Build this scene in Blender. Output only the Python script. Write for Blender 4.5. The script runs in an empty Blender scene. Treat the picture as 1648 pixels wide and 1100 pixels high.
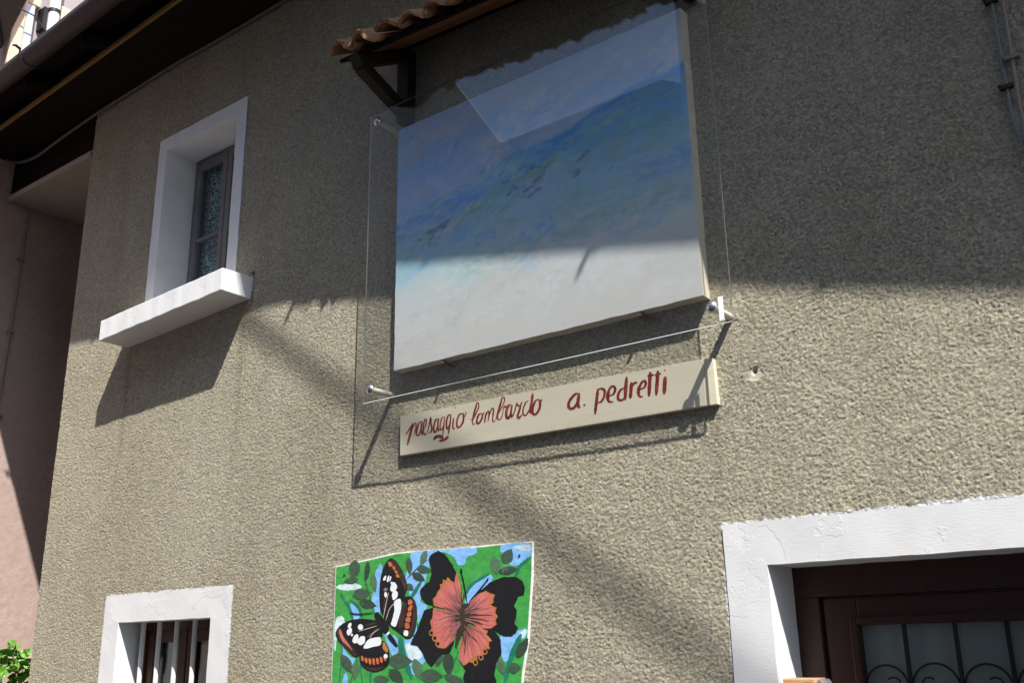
import bpy, bmesh, math, random
import numpy as np
from mathutils import Vector, Matrix

# ------------------------------------------------------------------ camera, sky, sun, exposure
# Units are metres. The stuccoed wall is the plane y = 0 facing -y; x runs right along it,
# z = 0 is the photographer's eye level and the street lies at z = -1.75.
scene = bpy.context.scene
COL = scene.collection
GROUND = -1.75

YAW, PITCH, ROLL = math.radians(37.218), math.radians(17.344), math.radians(-1.021)
fw = Vector((-math.sin(YAW)*math.cos(PITCH), math.cos(YAW)*math.cos(PITCH), math.sin(PITCH)))
rt0 = Vector((math.cos(YAW), math.sin(YAW), 0)); up0 = rt0.cross(fw)
rt = math.cos(ROLL)*rt0 + math.sin(ROLL)*up0
up = -math.sin(ROLL)*rt0 + math.cos(ROLL)*up0
cam_data = bpy.data.cameras.new('camera'); cam = bpy.data.objects.new('camera', cam_data); COL.objects.link(cam)
cam_data.sensor_width = 36; cam_data.lens = 34.967; cam_data.clip_start = 0.05; cam_data.clip_end = 2000
cam.matrix_world = Matrix(((rt.x, up.x, -fw.x, 0), (rt.y, up.y, -fw.y, -3.0), (rt.z, up.z, -fw.z, 0), (0, 0, 0, 1)))
scene.camera = cam

SUN = Vector((1.44, -1.0, 2.4)).normalized()          # towards the sun
elev = math.asin(SUN.z); azim = math.atan2(SUN.x, SUN.y)
world = bpy.data.worlds.new('World'); scene.world = world; world.use_nodes = True
wn = world.node_tree.nodes; wl = world.node_tree.links; wn.clear()
sky = wn.new('ShaderNodeTexSky'); sky.sky_type = 'NISHITA'; sky.sun_disc = False
sky.sun_elevation = elev; sky.sun_rotation = azim; sky.air_density = 1.0; sky.dust_density = 1.0; sky.ozone_density = 1.0
bgn = wn.new('ShaderNodeBackground'); bgn.inputs[1].default_value = SKY_STRENGTH = 0.125
wo = wn.new('ShaderNodeOutputWorld'); wl.new(sky.outputs[0], bgn.inputs[0]); wl.new(bgn.outputs[0], wo.inputs[0])
sd = bpy.data.lights.new('sun', 'SUN'); sd.energy = 4.2; sd.angle = math.radians(0.53); sd.color = (1.0, 0.955, 0.89)
so = bpy.data.objects.new('sun', sd); COL.objects.link(so); so.location = (8, -8, 14)
so.rotation_euler = (-SUN).to_track_quat('-Z', 'Y').to_euler()
scene.view_settings.view_transform = 'Standard'; scene.view_settings.look = 'None'
scene.view_settings.gamma = 1.0; scene.view_settings.use_curve_mapping = False
scene.view_settings.exposure = 1.30
scene.cycles.max_bounces = 6; scene.cycles.transparent_max_bounces = 40

rng = random.Random(7); NR = np.random.RandomState(11)

# ------------------------------------------------------------------ helpers
def link(o, parent=None):
    COL.objects.link(o)
    if parent is not None:
        o.parent = parent
        L = Vector((0, 0, 0)); p = parent
        while p is not None: L += p.location; p = p.parent
        o.matrix_parent_inverse = Matrix.Translation(-L) if parent.type == 'EMPTY' else Matrix.Identity(4)
    return o
def tag(o, label=None, cat=None, group=None, kind=None):
    if label: o['label'] = label
    if cat: o['category'] = cat
    if group: o['group'] = group
    if kind: o['kind'] = kind
    return o
def thing(name, label, cat, loc, group=None):
    o = bpy.data.objects.new(name, None); o.location = loc; o.empty_display_size = .1; COL.objects.link(o)
    return tag(o, label, cat, group)
class MB:
    """collects shapes (world coordinates) that become ONE mesh object"""
    def __init__(s): s.v = []; s.f = []; s.m = []; s.sm = []
    def add(s, vs, fs, m=0, smooth=False):
        k = len(s.v); s.v += [tuple(v) for v in vs]
        for f in fs: s.f.append(tuple(i+k for i in f)); s.m.append(m); s.sm.append(smooth)
        return s
    def box(s, a, b, m=0, jit=0):
        x0, y0, z0 = a; x1, y1, z1 = b
        vs = [(x, y, z) for x in (x0, x1) for y in (y0, y1) for z in (z0, z1)]
        if jit: vs = [tuple(c+rng.uniform(-jit, jit) for c in v) for v in vs]
        return s.add(vs, [(0,1,3,2),(4,6,7,5),(0,4,5,1),(2,3,7,6),(0,2,6,4),(1,5,7,3)], m)
    def beam(s, a, b, w, h, upv=(0,0,1), m=0):
        a, b = Vector(a), Vector(b); d = (b-a).normalized(); u = Vector(upv); r = d.cross(u).normalized(); u = r.cross(d)
        vs = [p + r*sx*w/2 + u*sz*h/2 for p in (a, b) for sx, sz in ((-1,-1),(1,-1),(1,1),(-1,1))]
        return s.add(vs, [(3,2,1,0),(4,5,6,7),(0,1,5,4),(1,2,6,5),(2,3,7,6),(3,0,4,7)], m)
    def tube(s, pts, r, n=10, m=0, cap=True):
        pts = [Vector(p) for p in pts]; N = len(pts); rr = r if isinstance(r, (list, tuple)) else [r]*N
        t0 = (pts[1]-pts[0]).normalized(); ref = Vector((0,0,1)) if abs(t0.z) < .9 else Vector((1,0,0))
        u = t0.cross(ref).normalized(); vs = []
        for i, p in enumerate(pts):
            t = (pts[min(i+1, N-1)]-pts[max(i-1, 0)]).normalized(); u = (u - t*u.dot(t)).normalized(); w = t.cross(u)
            vs += [p + (u*math.cos(2*math.pi*k/n) + w*math.sin(2*math.pi*k/n))*rr[i] for k in range(n)]
        fs = [(i*n+k, i*n+(k+1) % n, (i+1)*n+(k+1) % n, (i+1)*n+k) for i in range(N-1) for k in range(n)]
        s.add(vs, fs, m, True)
        if cap:
            s.add(vs[:n], [tuple(range(n-1, -1, -1))], m); s.add(vs[-n:], [tuple(range(n))], m)
        return s
    def build(s, name, mats, parent=None, bevel=0, origin=None):
        me = bpy.data.meshes.new(name)
        vs = s.v
        if origin is not None: vs = [(v[0]-origin[0], v[1]-origin[1], v[2]-origin[2]) for v in vs]
        me.from_pydata(vs, [], s.f)
        for mt in (mats if isinstance(mats, (list, tuple)) else [mats]): me.materials.append(mt)
        me.polygons.foreach_set('material_index', s.m); me.polygons.foreach_set('use_smooth', s.sm)
        if bevel:
            bm = bmesh.new(); bm.from_mesh(me); bmesh.ops.remove_doubles(bm, verts=bm.verts, dist=1e-6)
            bmesh.ops.recalc_face_normals(bm, faces=bm.faces)
            ed = [e for e in bm.edges if len(e.link_faces) == 2 and e.calc_face_angle(0) > .5]
            bmesh.ops.bevel(bm, geom=ed, offset=bevel, segments=2, affect='EDGES', profile=.6); bm.to_mesh(me); bm.free()
        me.update(); o = bpy.data.objects.new(name, me)
        if origin is not None: o.location = origin
        return link(o, parent)
def prism(mb, poly, y0, y1, m=0):
    """poly in (x, z) extruded from y0 (front) to y1"""
    n = len(poly); mb.add([(x, y0, z) for x, z in poly] + [(x, y1, z) for x, z in poly],
        [tuple(range(n)), tuple(range(2*n-1, n-1, -1))] + [(i, n+i, n+(i+1) % n, (i+1) % n) for i in range(n)], m)

# ------------------------------------------------------------------ materials
class NT:
    def __init__(s, name):
        s.mat = bpy.data.materials.new(name); s.mat.use_nodes = True; s.t = s.mat.node_tree; s.n = s.t.nodes; s.n.clear()
        s.out = s.n.new('ShaderNodeOutputMaterial'); s.bsdf = s.n.new('ShaderNodeBsdfPrincipled'); s.t.links.new(s.bsdf.outputs[0], s.out.inputs[0])
        s.tc = None
    def coord(s, scale=(1,1,1), rot=(0,0,0), loc=(0,0,0)):
        if s.tc is None: s.tc = s.n.new('ShaderNodeTexCoord')
        mp = s.n.new('ShaderNodeMapping'); mp.inputs['Scale'].default_value = scale; mp.inputs['Rotation'].default_value = rot; mp.inputs['Location'].default_value = loc
        s.t.links.new(s.tc.outputs['Object'], mp.inputs[0]); return mp.outputs[0]
    def set(s, inp, v):
        if hasattr(v, 'is_linked') or isinstance(v, bpy.types.NodeSocket): s.t.links.new(v, inp)
        else: inp.default_value = v
    def noise(s, scale, detail=4, rough=.55, co=None, dist=0):
        n = s.n.new('ShaderNodeTexNoise'); n.inputs['Scale'].default_value = scale; n.inputs['Detail'].default_value = detail; n.inputs['Roughness'].default_value = rough; n.inputs['Distortion'].default_value = dist
        s.t.links.new(co if co is not None else s.coord(), n.inputs['Vector']); return n.outputs['Fac']
    def voronoi(s, scale, feature='F1', co=None, out='Color'):
        n = s.n.new('ShaderNodeTexVoronoi'); n.feature = feature; n.inputs['Scale'].default_value = scale
        s.t.links.new(co if co is not None else s.coord(), n.inputs['Vector']); return n.outputs[out]
    def ramp(s, fac, stops, interp='LINEAR'):
        r = s.n.new('ShaderNodeValToRGB'); r.color_ramp.interpolation = interp; e = r.color_ramp.elements
        while len(e) < len(stops): e.new(.5)
        for k, (p, c) in enumerate(stops):
            e[k].position = p; e[k].color = (*c, 1) if isinstance(c, (tuple, list)) else (c, c, c, 1)
        s.set(r.inputs[0], fac); return r.outputs[0]
    def mix(s, fac, a, b, mode='MIX'):
        m = s.n.new('ShaderNodeMix'); m.data_type = 'RGBA'; m.blend_type = mode
        f = lambda c: (*c, 1) if isinstance(c, (tuple, list)) and len(c) == 3 else c
        s.set(m.inputs[0], fac); s.set(m.inputs[6], f(a)); s.set(m.inputs[7], f(b)); return m.outputs[2]
    def math(s, op, a, b=0.0, c=None, clamp=False):
        m = s.n.new('ShaderNodeMath'); m.operation = op; m.use_clamp = clamp; s.set(m.inputs[0], a); s.set(m.inputs[1], b)
        if c is not None: s.set(m.inputs[2], c)
        return m.outputs[0]
    def bump(s, h, strength=.5, dist=.01, normal=None):
        b = s.n.new('ShaderNodeBump'); b.inputs['Strength'].default_value = strength; b.inputs['Distance'].default_value = dist
        s.t.links.new(h, b.inputs['Height'])
        if normal is not None: s.t.links.new(normal, b.inputs['Normal'])
        return b.outputs[0]
    def done(s, color=None, rough=.6, normal=None, metal=0.0, spec=.4):
        if color is not None: s.set(s.bsdf.inputs['Base Color'], (*color, 1) if isinstance(color, (tuple, list)) and len(color) == 3 else color)
        s.set(s.bsdf.inputs['Roughness'], rough); s.bsdf.inputs['Metallic'].default_value = metal; s.bsdf.inputs['Specular IOR Level'].default_value = spec
        if normal is not None: s.t.links.new(normal, s.bsdf.inputs['Normal'])
        return s.mat

def m_simple(name, c, rough=.6, var=.15, scale=30, bump=.15, metal=0.0, spec=.4, stretch=(1,1,1)):
    t = NT(name); co = t.coord(stretch); n = t.noise(scale, 5, .6, co); n2 = t.noise(scale*.13, 3, .5, co)
    lo = tuple(x*(1-var) for x in c); hi = tuple(min(1, x*(1+var)) for x in c)
    col = t.mix(t.ramp(n2, [(.3, 0.), (.7, 1.)]), t.ramp(n, [(.3, lo), (.7, hi)]), c)
    return t.done(col, rough, t.bump(n, bump, .004), metal, spec)

def m_stucco():
    t = NT('roughcast_render'); co = t.coord()
    cell = t.voronoi(125, co=co); sep = t.n.new('ShaderNodeSeparateColor'); t.t.links.new(cell, sep.inputs[0])
    col = t.ramp(sep.outputs[0], [(0., (.225, .210, .172)), (.35, (.298, .277, .218)), (.7, (.348, .322, .245)), (.9, (.43, .39, .285)), (1., (.385, .37, .315))])
    big = t.noise(1.1, 5, .6, co); col = t.mix(t.math('MULTIPLY', t.ramp(big, [(.35, 0.), (.7, 1.)]), .55), col, t.mix(1., col, (.80, .78, .74), 'MULTIPLY'))
    drip = t.noise(3.0, 4, .6, t.coord((1, 1, .18))); col = t.mix(t.math('MULTIPLY', t.ramp(drip, [(.5, 0.), (.72, 1.)]), .5), col, t.mix(1., col, (.84, .83, .80), 'MULTIPLY'))
    mid = t.noise(14, 4, .6, co); col = t.mix(t.math('MULTIPLY', t.ramp(mid, [(.4, 0.), (.65, 1.)]), .35), col, t.mix(1., col, (1.1, 1.06, .96), 'MULTIPLY'))
    as_ = t.n.new('ShaderNodeAttribute'); as_.attribute_name = 'stain_tone'; col = t.mix(as_.outputs['Fac'], col, t.mix(1., col, (.66, .635, .58), 'MULTIPLY'))
    at = t.n.new('ShaderNodeAttribute'); at.attribute_name = 'paint'
    col = t.mix(at.outputs['Fac'], col, (.62, .63, .64))
    at2 = t.n.new('ShaderNodeAttribute'); at2.attribute_name = 'patch'
    col = t.mix(at2.outputs['Fac'], col, (.52, .47, .40))
    h = t.noise(320, 3, .6, co); h2 = t.voronoi(190, 'F1', co, 'Distance'); h2 = t.math('SUBTRACT', 1.0, h2)
    nb = t.bump(h2, .3, .003); nb = t.bump(h, .6, .003, nb)
    return t.done(col, .92, nb, spec=.15)
def m_white(name, c=(.62, .63, .64), peel=True):
    t = NT(name); co = t.coord(); n = t.noise(9, 5, .6, co); fine = t.noise(160, 3, .6, t.coord((.35, 1, 1.6)))
    col = t.ramp(n, [(.25, tuple(x*.93 for x in c)), (.6, c)])
    dirt = t.noise(3.2, 6, .7, co); col = t.mix(t.math('MULTIPLY', t.ramp(dirt, [(.56, 0.), (.75, 1.)]), .35), col, (.52, .50, .45))
    chip = t.ramp(t.noise(23, 6, .65, t.coord(loc=(5, 2, 9)), .3), [(.70, 0.), (.715, 1.)]); col = t.mix(t.math('MULTIPLY', chip, .6), col, (.36, .35, .32))
    nb = t.bump(fine, .22, .002); nb = t.bump(chip, -.4, .001, nb)
    if peel:
        w = t.noise(4.6, 5, .55, co, .4); step = t.ramp(w, [(.575, 0.), (.583, 1.)]); w2 = t.noise(4.2, 7, .6, t.coord(loc=(3, 1, 2)), .3); step2 = t.ramp(w2, [(.60, 0.), (.606, 1.)])
        nb = t.bump(step, .4, .001, nb); nb = t.bump(step2, .35, .0008, nb)
        col = t.mix(t.math('MULTIPLY', step, .22), col, tuple(x*.82 for x in c)); col = t.mix(t.math('MULTIPLY', step2, .18), col, (.60, .59, .56))
    return t.done(col, .62, nb, spec=.3)
def m_wood(name, c, rough=.55, axis=0, bump=.3, spec=.3):
    t = NT(name); sc = [9, 9, 9]; sc[axis] = .7; co = t.coord(tuple(sc)); n = t.noise(7, 6, .65, co, .8); big = t.noise(.6, 3, .5, co)
    col = t.ramp(n, [(.28, tuple(x*.55 for x in c)), (.5, c), (.75, tuple(x*1.3 for x in c))]); col = t.mix(t.math('MULTIPLY', big, .5), col, tuple(x*.75 for x in c))
    return t.done(col, rough, t.bump(n, bump, .003), spec=spec)
def m_sign():
    t = NT('cream_board'); co = t.coord(); g = t.noise(5, 6, .65, t.coord((.25, 1, 2.5)), .4); f = t.noise(90, 4, .65, t.coord((.12, 1, 1))); b_ = t.noise(2.6, 5, .6, co)
    col = t.ramp(g, [(.3, (.53, .485, .365)), (.55, (.58, .535, .415)), (.75, (.60, .565, .46))]); col = t.mix(t.math('MULTIPLY', t.ramp(b_, [(.5, 0.), (.72, 1.)]), .35), col, (.50, .485, .42))
    sp = t.n.new('ShaderNodeSeparateXYZ'); t.t.links.new(co, sp.inputs[0]); z = t.math('ADD', t.math('ADD', sp.outputs[2], t.math('MULTIPLY', sp.outputs[0], .0112)), t.math('MULTIPLY', t.math('SUBTRACT', t.noise(30, 4, .7, co), .5), .035))
    edge = t.math('MAXIMUM', t.ramp(z, [(.752, 1.), (.768, 0.)]), t.ramp(z, [(.918, 0.), (.930, 1.)])); col = t.mix(t.math('MULTIPLY', edge, .5), col, (.36, .33, .26))
    sp2 = t.ramp(t.noise(60, 5, .7, t.coord(loc=(1, 4, 2))), [(.70, 0.), (.74, 1.)]); col = t.mix(t.math('MULTIPLY', sp2, .55), col, (.30, .27, .21))
    return t.done(col, .7, t.bump(f, .25, .0015), spec=.25)
def m_letter():
    t = NT('oxblood_paint'); n = t.noise(38, 5, .7, t.coord((1, 1, .5)), .6); d = t.noise(9, 3, .5)
    col = t.ramp(n, [(.3, (.10, .012, .010)), (.5, (.19, .022, .018)), (.72, (.34, .085, .070))]); col = t.mix(t.math('MULTIPLY', d, .4), col, (.12, .014, .012))
    return t.done(col, .5, t.bump(n, .2, .001), spec=.35)
def m_terracotta(name, c):
    t = NT(name); co = t.coord(); n = t.noise(9, 5, .6, co); f = t.noise(120, 3, .6, co)
    oi = t.n.new('ShaderNodeObjectInfo'); col = t.ramp(n, [(.3, tuple(x*.6 for x in c)), (.55, c), (.75, (.50, .38, .26))])
    col = t.mix(t.math('MULTIPLY', oi.outputs['Random'], .55), col, (.36, .22, .14))
    return t.done(col, .9, t.bump(f, .5, .003), spec=.15)
def m_paint(name, c, var=.10, rough=.42):
    t = NT(name); co = t.coord(); n = t.noise(28, 5, .65, t.coord((1, 1, 2.2), (0, .5, 0)), .5); g = t.noise(6, 3, .5, co)
    col = t.ramp(n, [(.3, tuple(x*(1-var) for x in c)), (.7, tuple(min(1, x*(1+var)+.004) for x in c))]); col = t.mix(t.math('MULTIPLY', g, .35), col, tuple(min(1, x*.8+.015) for x in c)); wt = t.noise(16, 6, .7, t.coord((1, 1, 1), loc=(7, 0, 3)), .6); col = t.mix(t.math('MULTIPLY', t.ramp(wt, [(.60, 0.), (.75, 1.)]), .16 if sum(c) > .1 else .03), col, (.6, .64, .62))
    return t.done(col, rough, t.bump(n, .12, .001), spec=.4)
def m_clear(name, tint=(.965, .975, .97), f0=.046, rough=0.0):
    t = NT(name); lw = t.n.new('ShaderNodeLayerWeight'); lw.inputs['Blend'].default_value = .5
    F = t.math('MULTIPLY_ADD', t.math('POWER', lw.outputs['Facing'], 5.0), 1-f0, f0)
    tr = t.n.new('ShaderNodeBsdfTransparent'); tr.inputs[0].default_value = (*tint, 1); gl = t.n.new('ShaderNodeBsdfGlossy'); gl.inputs['Roughness'].default_value = rough
    mx = t.n.new('ShaderNodeMixShader'); t.t.links.new(F, mx.inputs[0]); t.t.links.new(tr.outputs[0], mx.inputs[1]); t.t.links.new(gl.outputs[0], mx.inputs[2]); t.t.links.new(mx.outputs[0], t.out.inputs[0])
    t.n.remove(t.bsdf); return t.mat
def m_edge():
    t = NT('acrylic_edge'); tl = t.n.new('ShaderNodeBsdfTranslucent'); tl.inputs[0].default_value = (.40, .43, .43, 1); d = t.n.new('ShaderNodeBsdfDiffuse'); d.inputs[0].default_value = (.55, .60, .60, 1)
    mx = t.n.new('ShaderNodeMixShader'); mx.inputs[0].default_value = .08; t.t.links.new(tl.outputs[0], mx.inputs[1]); t.t.links.new(d.outputs[0], mx.inputs[2]); t.t.links.new(mx.outputs[0], t.out.inputs[0]); t.n.remove(t.bsdf); return t.mat
def m_lace():
    t = NT('lace'); co = t.coord((1, 0, 1)); v = t.voronoi(11, 'F1', co, 'Distance'); v = t.math('ABSOLUTE', t.math('SINE', t.math('MULTIPLY', v, 17.0))); v = t.math('MULTIPLY', v, .14); w = t.noise(22, 3, .5, co, 3.0); fine = t.noise(160, 2, .5, co)
    a = t.math('MAXIMUM', t.ramp(v, [(.03, 1.), (.09, 0.)]), t.ramp(w, [(.50, 0.), (.55, 1.)])); a = t.math('MULTIPLY_ADD', a, .8, t.math('MULTIPLY', fine, .2), clamp=True)
    d = t.n.new('ShaderNodeBsdfDiffuse'); d.inputs[0].default_value = (.62, .70, .74, 1); tr = t.n.new('ShaderNodeBsdfTransparent')
    mx = t.n.new('ShaderNodeMixShader'); t.t.links.new(a, mx.inputs[0]); t.t.links.new(tr.outputs[0], mx.inputs[1]); t.t.links.new(d.outputs[0], mx.inputs[2]); t.t.links.new(mx.outputs[0], t.out.inputs[0])
    t.n.remove(t.bsdf); return t.mat
def m_landscape():
    """weathered fresco: pale lilac sky, a blue ridge rising to the right, green-blue slopes, whitish foreground"""
    t = NT('fresco_landscape'); X0, Z0, W, H = -2.872, 1.153, 1.457, 1.152
    co = t.coord((1/W, 1, 1/H), loc=(-X0/W, 0, -Z0/H)); sp = t.n.new('ShaderNodeSeparateXYZ'); t.t.links.new(co, sp.inputs[0]); u, v = sp.outputs[0], sp.outputs[2]
    A = t.noise(3.2, 6, .62, t.coord((1, 0, 1.6), (0, -.22, 0)), .5); B = t.noise(11, 6, .65, t.coord((.7, 0, 1.5), (0, -.25, 0)), .8); Cn = t.noise(34, 5, .65, t.coord((.5, 0, 1.3), (0, -.3, 0)), .6)
    def off(n, k): return t.math('MULTIPLY', t.math('SUBTRACT', n, .5), k)
    vv = t.math('ADD', t.math('ADD', v, off(A, .07)), off(B, .025))
    # height above the ridge line
    ridge = t.math('SUBTRACT', vv, t.math('MULTIPLY_ADD', u, .20, .605))
    skyc = t.ramp(t.math('ADD', t.math('MULTIPLY', t.math('ADD', A, B), .5), off(u, .25)), [(.30, (.27, .46, .80)), (.46, (.38, .54, .82)), (.58, (.48, .59, .80)), (.70, (.64, .64, .70))])
    slope = t.ramp(t.math('ADD', vv, off(B, .12)), [(.02, (.60, .595, .59)), (.16, (.60, .61, .61)), (.28, (.55, .635, .64)), (.36, (.44, .60, .68)), (.46, (.35, .56, .72)), (.56, (.27, .52, .75)), (.68, (.20, .47, .78))])
    green = t.math('MULTIPLY', t.ramp(B, [(.44, 0.), (.60, 1.)]), t.ramp(t.math('ADD', vv, off(u, -.05)), [(.34, 0.), (.46, 1.), (.60, 1.), (.68, 0.)]))
    slope = t.mix(t.math('MULTIPLY', green, .7), slope, (.28, .47, .48))
    umber = t.math('MULTIPLY', t.ramp(Cn, [(.58, 0.), (.70, 1.)]), t.ramp(vv, [(.36, 0.), (.48, 1.), (.58, 1.), (.66, 0.)])); slope = t.mix(t.math('MULTIPLY', umber, .55), slope, (.16, .26, .32))
    band = t.ramp(ridge, [(-.0, 1.), (.0, 1.)])
    blue = t.ramp(t.math('ADD', ridge, .5), [(.36, 0.), (.45, .8), (.488, 1.), (.50, 0.)]); slope = t.mix(t.math('MULTIPLY', blue, t.math('MULTIPLY_ADD', A, 1.3, -.05, clamp=True)), slope, (.12, .33, .74))
    col = t.mix(t.ramp(t.math('ADD', ridge, .5), [(.492, 0.), (.508, 1.)]), slope, skyc)
    r2 = t.math('SUBTRACT', vv, t.math('MULTIPLY_ADD', u, .22, .515)); line2 = t.ramp(t.math('ADD', r2, .5), [(.488, 0.), (.5, 1.), (.503, 0.)]); col = t.mix(t.math('MULTIPLY', line2, t.math('MULTIPLY', B, .5)), col, (.08, .22, .52))
    # pale wedge on the right-hand slope
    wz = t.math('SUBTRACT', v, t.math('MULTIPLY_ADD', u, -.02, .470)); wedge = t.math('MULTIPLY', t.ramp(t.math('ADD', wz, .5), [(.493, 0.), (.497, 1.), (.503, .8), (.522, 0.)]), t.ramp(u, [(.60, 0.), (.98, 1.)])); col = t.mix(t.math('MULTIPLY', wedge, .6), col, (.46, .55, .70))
    # dry dark marks in the sky, upper left
    mk = t.math('MULTIPLY', t.ramp(t.noise(15, 4, .6, t.coord((1, 0, .6), (0, .45, 0))), [(.56, 0.), (.66, 1.)]), t.math('MULTIPLY', t.ramp(u, [(.0, 1.), (.22, .8), (.34, 0.)]), t.ramp(v, [(.76, 0.), (.84, 1.), (.93, 1.), (.97, 0.)]))); col = t.mix(t.math('MULTIPLY', mk, .65), col, (.05, .12, .36))
    # lilac and ochre scumble low down
    sc = t.math('MULTIPLY', t.ramp(A, [(.50, 0.), (.66, 1.)]), t.ramp(v, [(.05, 1.), (.35, 0.)])); col = t.mix(t.math('MULTIPLY', sc, .35), col, (.60, .57, .60))
    pg = t.n.new('ShaderNodeAttribute'); pg.attribute_name = 'pigment'; col = t.mix(pg.outputs['Alpha'], col, pg.outputs['Color'])
    grime = t.noise(60, 4, .7, t.coord()); col = t.mix(t.math('MULTIPLY', t.ramp(grime, [(.60, 0.), (.78, 1.)]), .25), col, (.30, .29, .28))
    nb = t.bump(t.noise(150, 4, .6, t.coord((.6, 1, 1.3))), .22, .0016); nb = t.bump(B, .04, .004, nb)
    return t.done(col, .75, nb, spec=.2)

M = {}
M['stucco'] = m_stucco(); M['white'] = m_white('white_limewash'); M['white_win'] = m_white('white_window_paint', (.68, .69, .70), False)
M['sill'] = m_white('white_sill', (.64, .65, .66))
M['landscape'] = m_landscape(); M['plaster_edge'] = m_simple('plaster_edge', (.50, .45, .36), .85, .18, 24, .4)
M['clear'] = m_clear('clear_acrylic'); M['edge'] = m_edge()
M['steel'] = m_simple('brushed_steel', (.62, .60, .57), .28, .08, 60, .05, 1.0); M['sleeve'] = m_simple('standoff_sleeve', (.60, .57, .50), .35, .1, 40, .05, 0.0, .6)
M['rust'] = m_simple('rust', (.16, .06, .03), .9, .5, 70, .5); M['sticker'] = m_simple('sticker', (.78, .78, .79), .5, .03)
M['sign'] = m_sign(); M['sign_edge'] = m_simple('board_edge', (.30, .27, .20), .85, .2, 30, .4)
M['letter'] = m_letter()
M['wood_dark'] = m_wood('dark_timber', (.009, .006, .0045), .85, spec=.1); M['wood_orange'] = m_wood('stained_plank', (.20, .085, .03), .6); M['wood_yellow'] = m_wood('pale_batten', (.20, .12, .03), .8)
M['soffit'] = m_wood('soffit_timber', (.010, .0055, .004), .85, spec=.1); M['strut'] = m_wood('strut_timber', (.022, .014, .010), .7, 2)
M['tile'] = m_terracotta('terracotta_tile', (.30, .15, .085)); M['rooftile'] = m_terracotta('roof_tile', (.30, .15, .09))
M['slate'] = m_simple('dark_slate', (.035, .037, .042), .7, .2, 8, .3); M['gutter'] = m_simple('weathered_gutter', (.045, .036, .033), .6, .25, 25, .15, .3)
M['door_wood'] = m_wood('door_mahogany', (.045, .013, .010), .38, 2, .15, .4); M['door_glass'] = m_simple('frosted_door_glass', (.20, .235, .225), .22, .12, 5, .04, 0, .5)
M['iron'] = m_simple('wrought_iron', (.02, .02, .022), .5, .3, 60, .2, .3)
M['sash'] = m_simple('grey_sash_paint', (.16, .155, .155), .55, .2, 22, .25); M['lace'] = m_lace(); M['win_glass'] = m_clear('window_glass', (.85, .9, .9)); M['dark'] = m_simple('dark_room', (.02, .02, .02), .9)
M['bar'] = m_simple('painted_bar', (.66, .66, .62), .5, .12, 30, .2); M['curtain'] = m_simple('grey_curtain', (.66, .67, .66), .9, .1, 12, .2)
M['brown_win'] = m_wood('brown_casement', (.07, .03, .016), .5, 2)
M['pink'] = m_simple('pink_render', (.36, .265, .235), .92, .16, 22, 1.0); M['pink_soffit'] = m_simple('grey_soffit', (.30, .28, .25), .9, .12, 14, .4); M['lilac'] = m_simple('lilac_grey_render', (.30, .27, .28), .9, .12, 12, .4)
M['cream'] = m_simple('cream_stone', (.56, .46, .34), .85, .2, 14, .6); M['zinc'] = m_simple('zinc', (.48, .52, .56), .45, .12, 12, .1, .3); M['pvc'] = m_simple('white_pipe', (.68, .72, .74), .35, .05); M['cable_black'] = m_simple('black_cable', (.015, .015, .016), .6)
M['cable_grey'] = m_simple('grey_cable', (.07, .066, .06), .7); M['cable_blue'] = m_simple('bluish_cable', (.16, .19, .20), .6); M['conduit'] = m_simple('conduit', (.20, .165, .145), .6)
M['ground'] = m_simple('asphalt', (.055, .053, .050), .9, .2, 40, .4); M['opp'] = m_simple('opposite_render', (.30, .30, .31), .95, .1, 6, .3)
M['leaf_green'] = m_simple('geranium_leaf', (.095, .23, .03), .5, .35, 18, .2); M['stem_green'] = m_simple('plant_stem', (.10, .14, .04), .7); M['pot'] = m_terracotta('pot_clay', (.42, .20, .11))
M['box_clay'] = m_simple('orange_wood', (.50, .27, .14), .6, .12, 20, .2)
BODY=(-2.5276, 0.1283)
ART = dict(green=(.045, .30, .055), sky=(.20, .44, .80), pale=(.55, .68, .72), black=(.006, .006, .008), brown=(.040, .022, .016), orange=(.48, .125, .045), ochre=(.40, .15, .035), pink=(.48, .125, .11), white=(.72, .75, .78), grey=(.16, .16, .16), dark=(.035, .028, .020), mauve=(.30, .12, .13), cream=(.50, .44, .36), teal=(.010, .16, .10), leaf=(.045, .085, .055), leaf_dark=(.028, .055, .036), leaf_pale=(.075, .15, .085), rim=(.72, .74, .72))
for k, c in ART.items(): M['art_'+k] = m_paint('art_'+k, c, .28 if k not in ('black', 'white') else .08, .45)
def m_pinkwing():       # rose pigment worked into soot brown towards the body in radial strokes
    t = NT('art_pink'); co = t.coord(loc=(-BODY[0], 0, -BODY[1])); sp = t.n.new('ShaderNodeSeparateXYZ'); t.t.links.new(co, sp.inputs[0]); x, z = sp.outputs[0], sp.outputs[2]
    r = t.math('SQRT', t.math('ADD', t.math('MULTIPLY', x, x), t.math('MULTIPLY', t.math('MULTIPLY', z, z), .45))); an = t.math('ARCTAN2', z, x); cb = t.n.new('ShaderNodeCombineXYZ'); t.t.links.new(t.math('MULTIPLY', an, 9.0), cb.inputs[0]); t.t.links.new(t.math('MULTIPLY', r, 9.0), cb.inputs[1])
    n = t.noise(1.6, 5, .65, cb.outputs[0]); col = t.ramp(n, [(.30, (.30, .075, .075)), (.48, (.47, .13, .115)), (.72, (.60, .20, .16))])
    k = t.ramp(t.math('ADD', r, t.math('MULTIPLY', t.math('SUBTRACT', n, .5), .11)), [(.022, 1.), (.085, 0.)]); col = t.mix(k, col, (.055, .035, .03))
    return t.done(col, .45, None, spec=.35)
M['art_pink'] = m_pinkwing()
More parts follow.
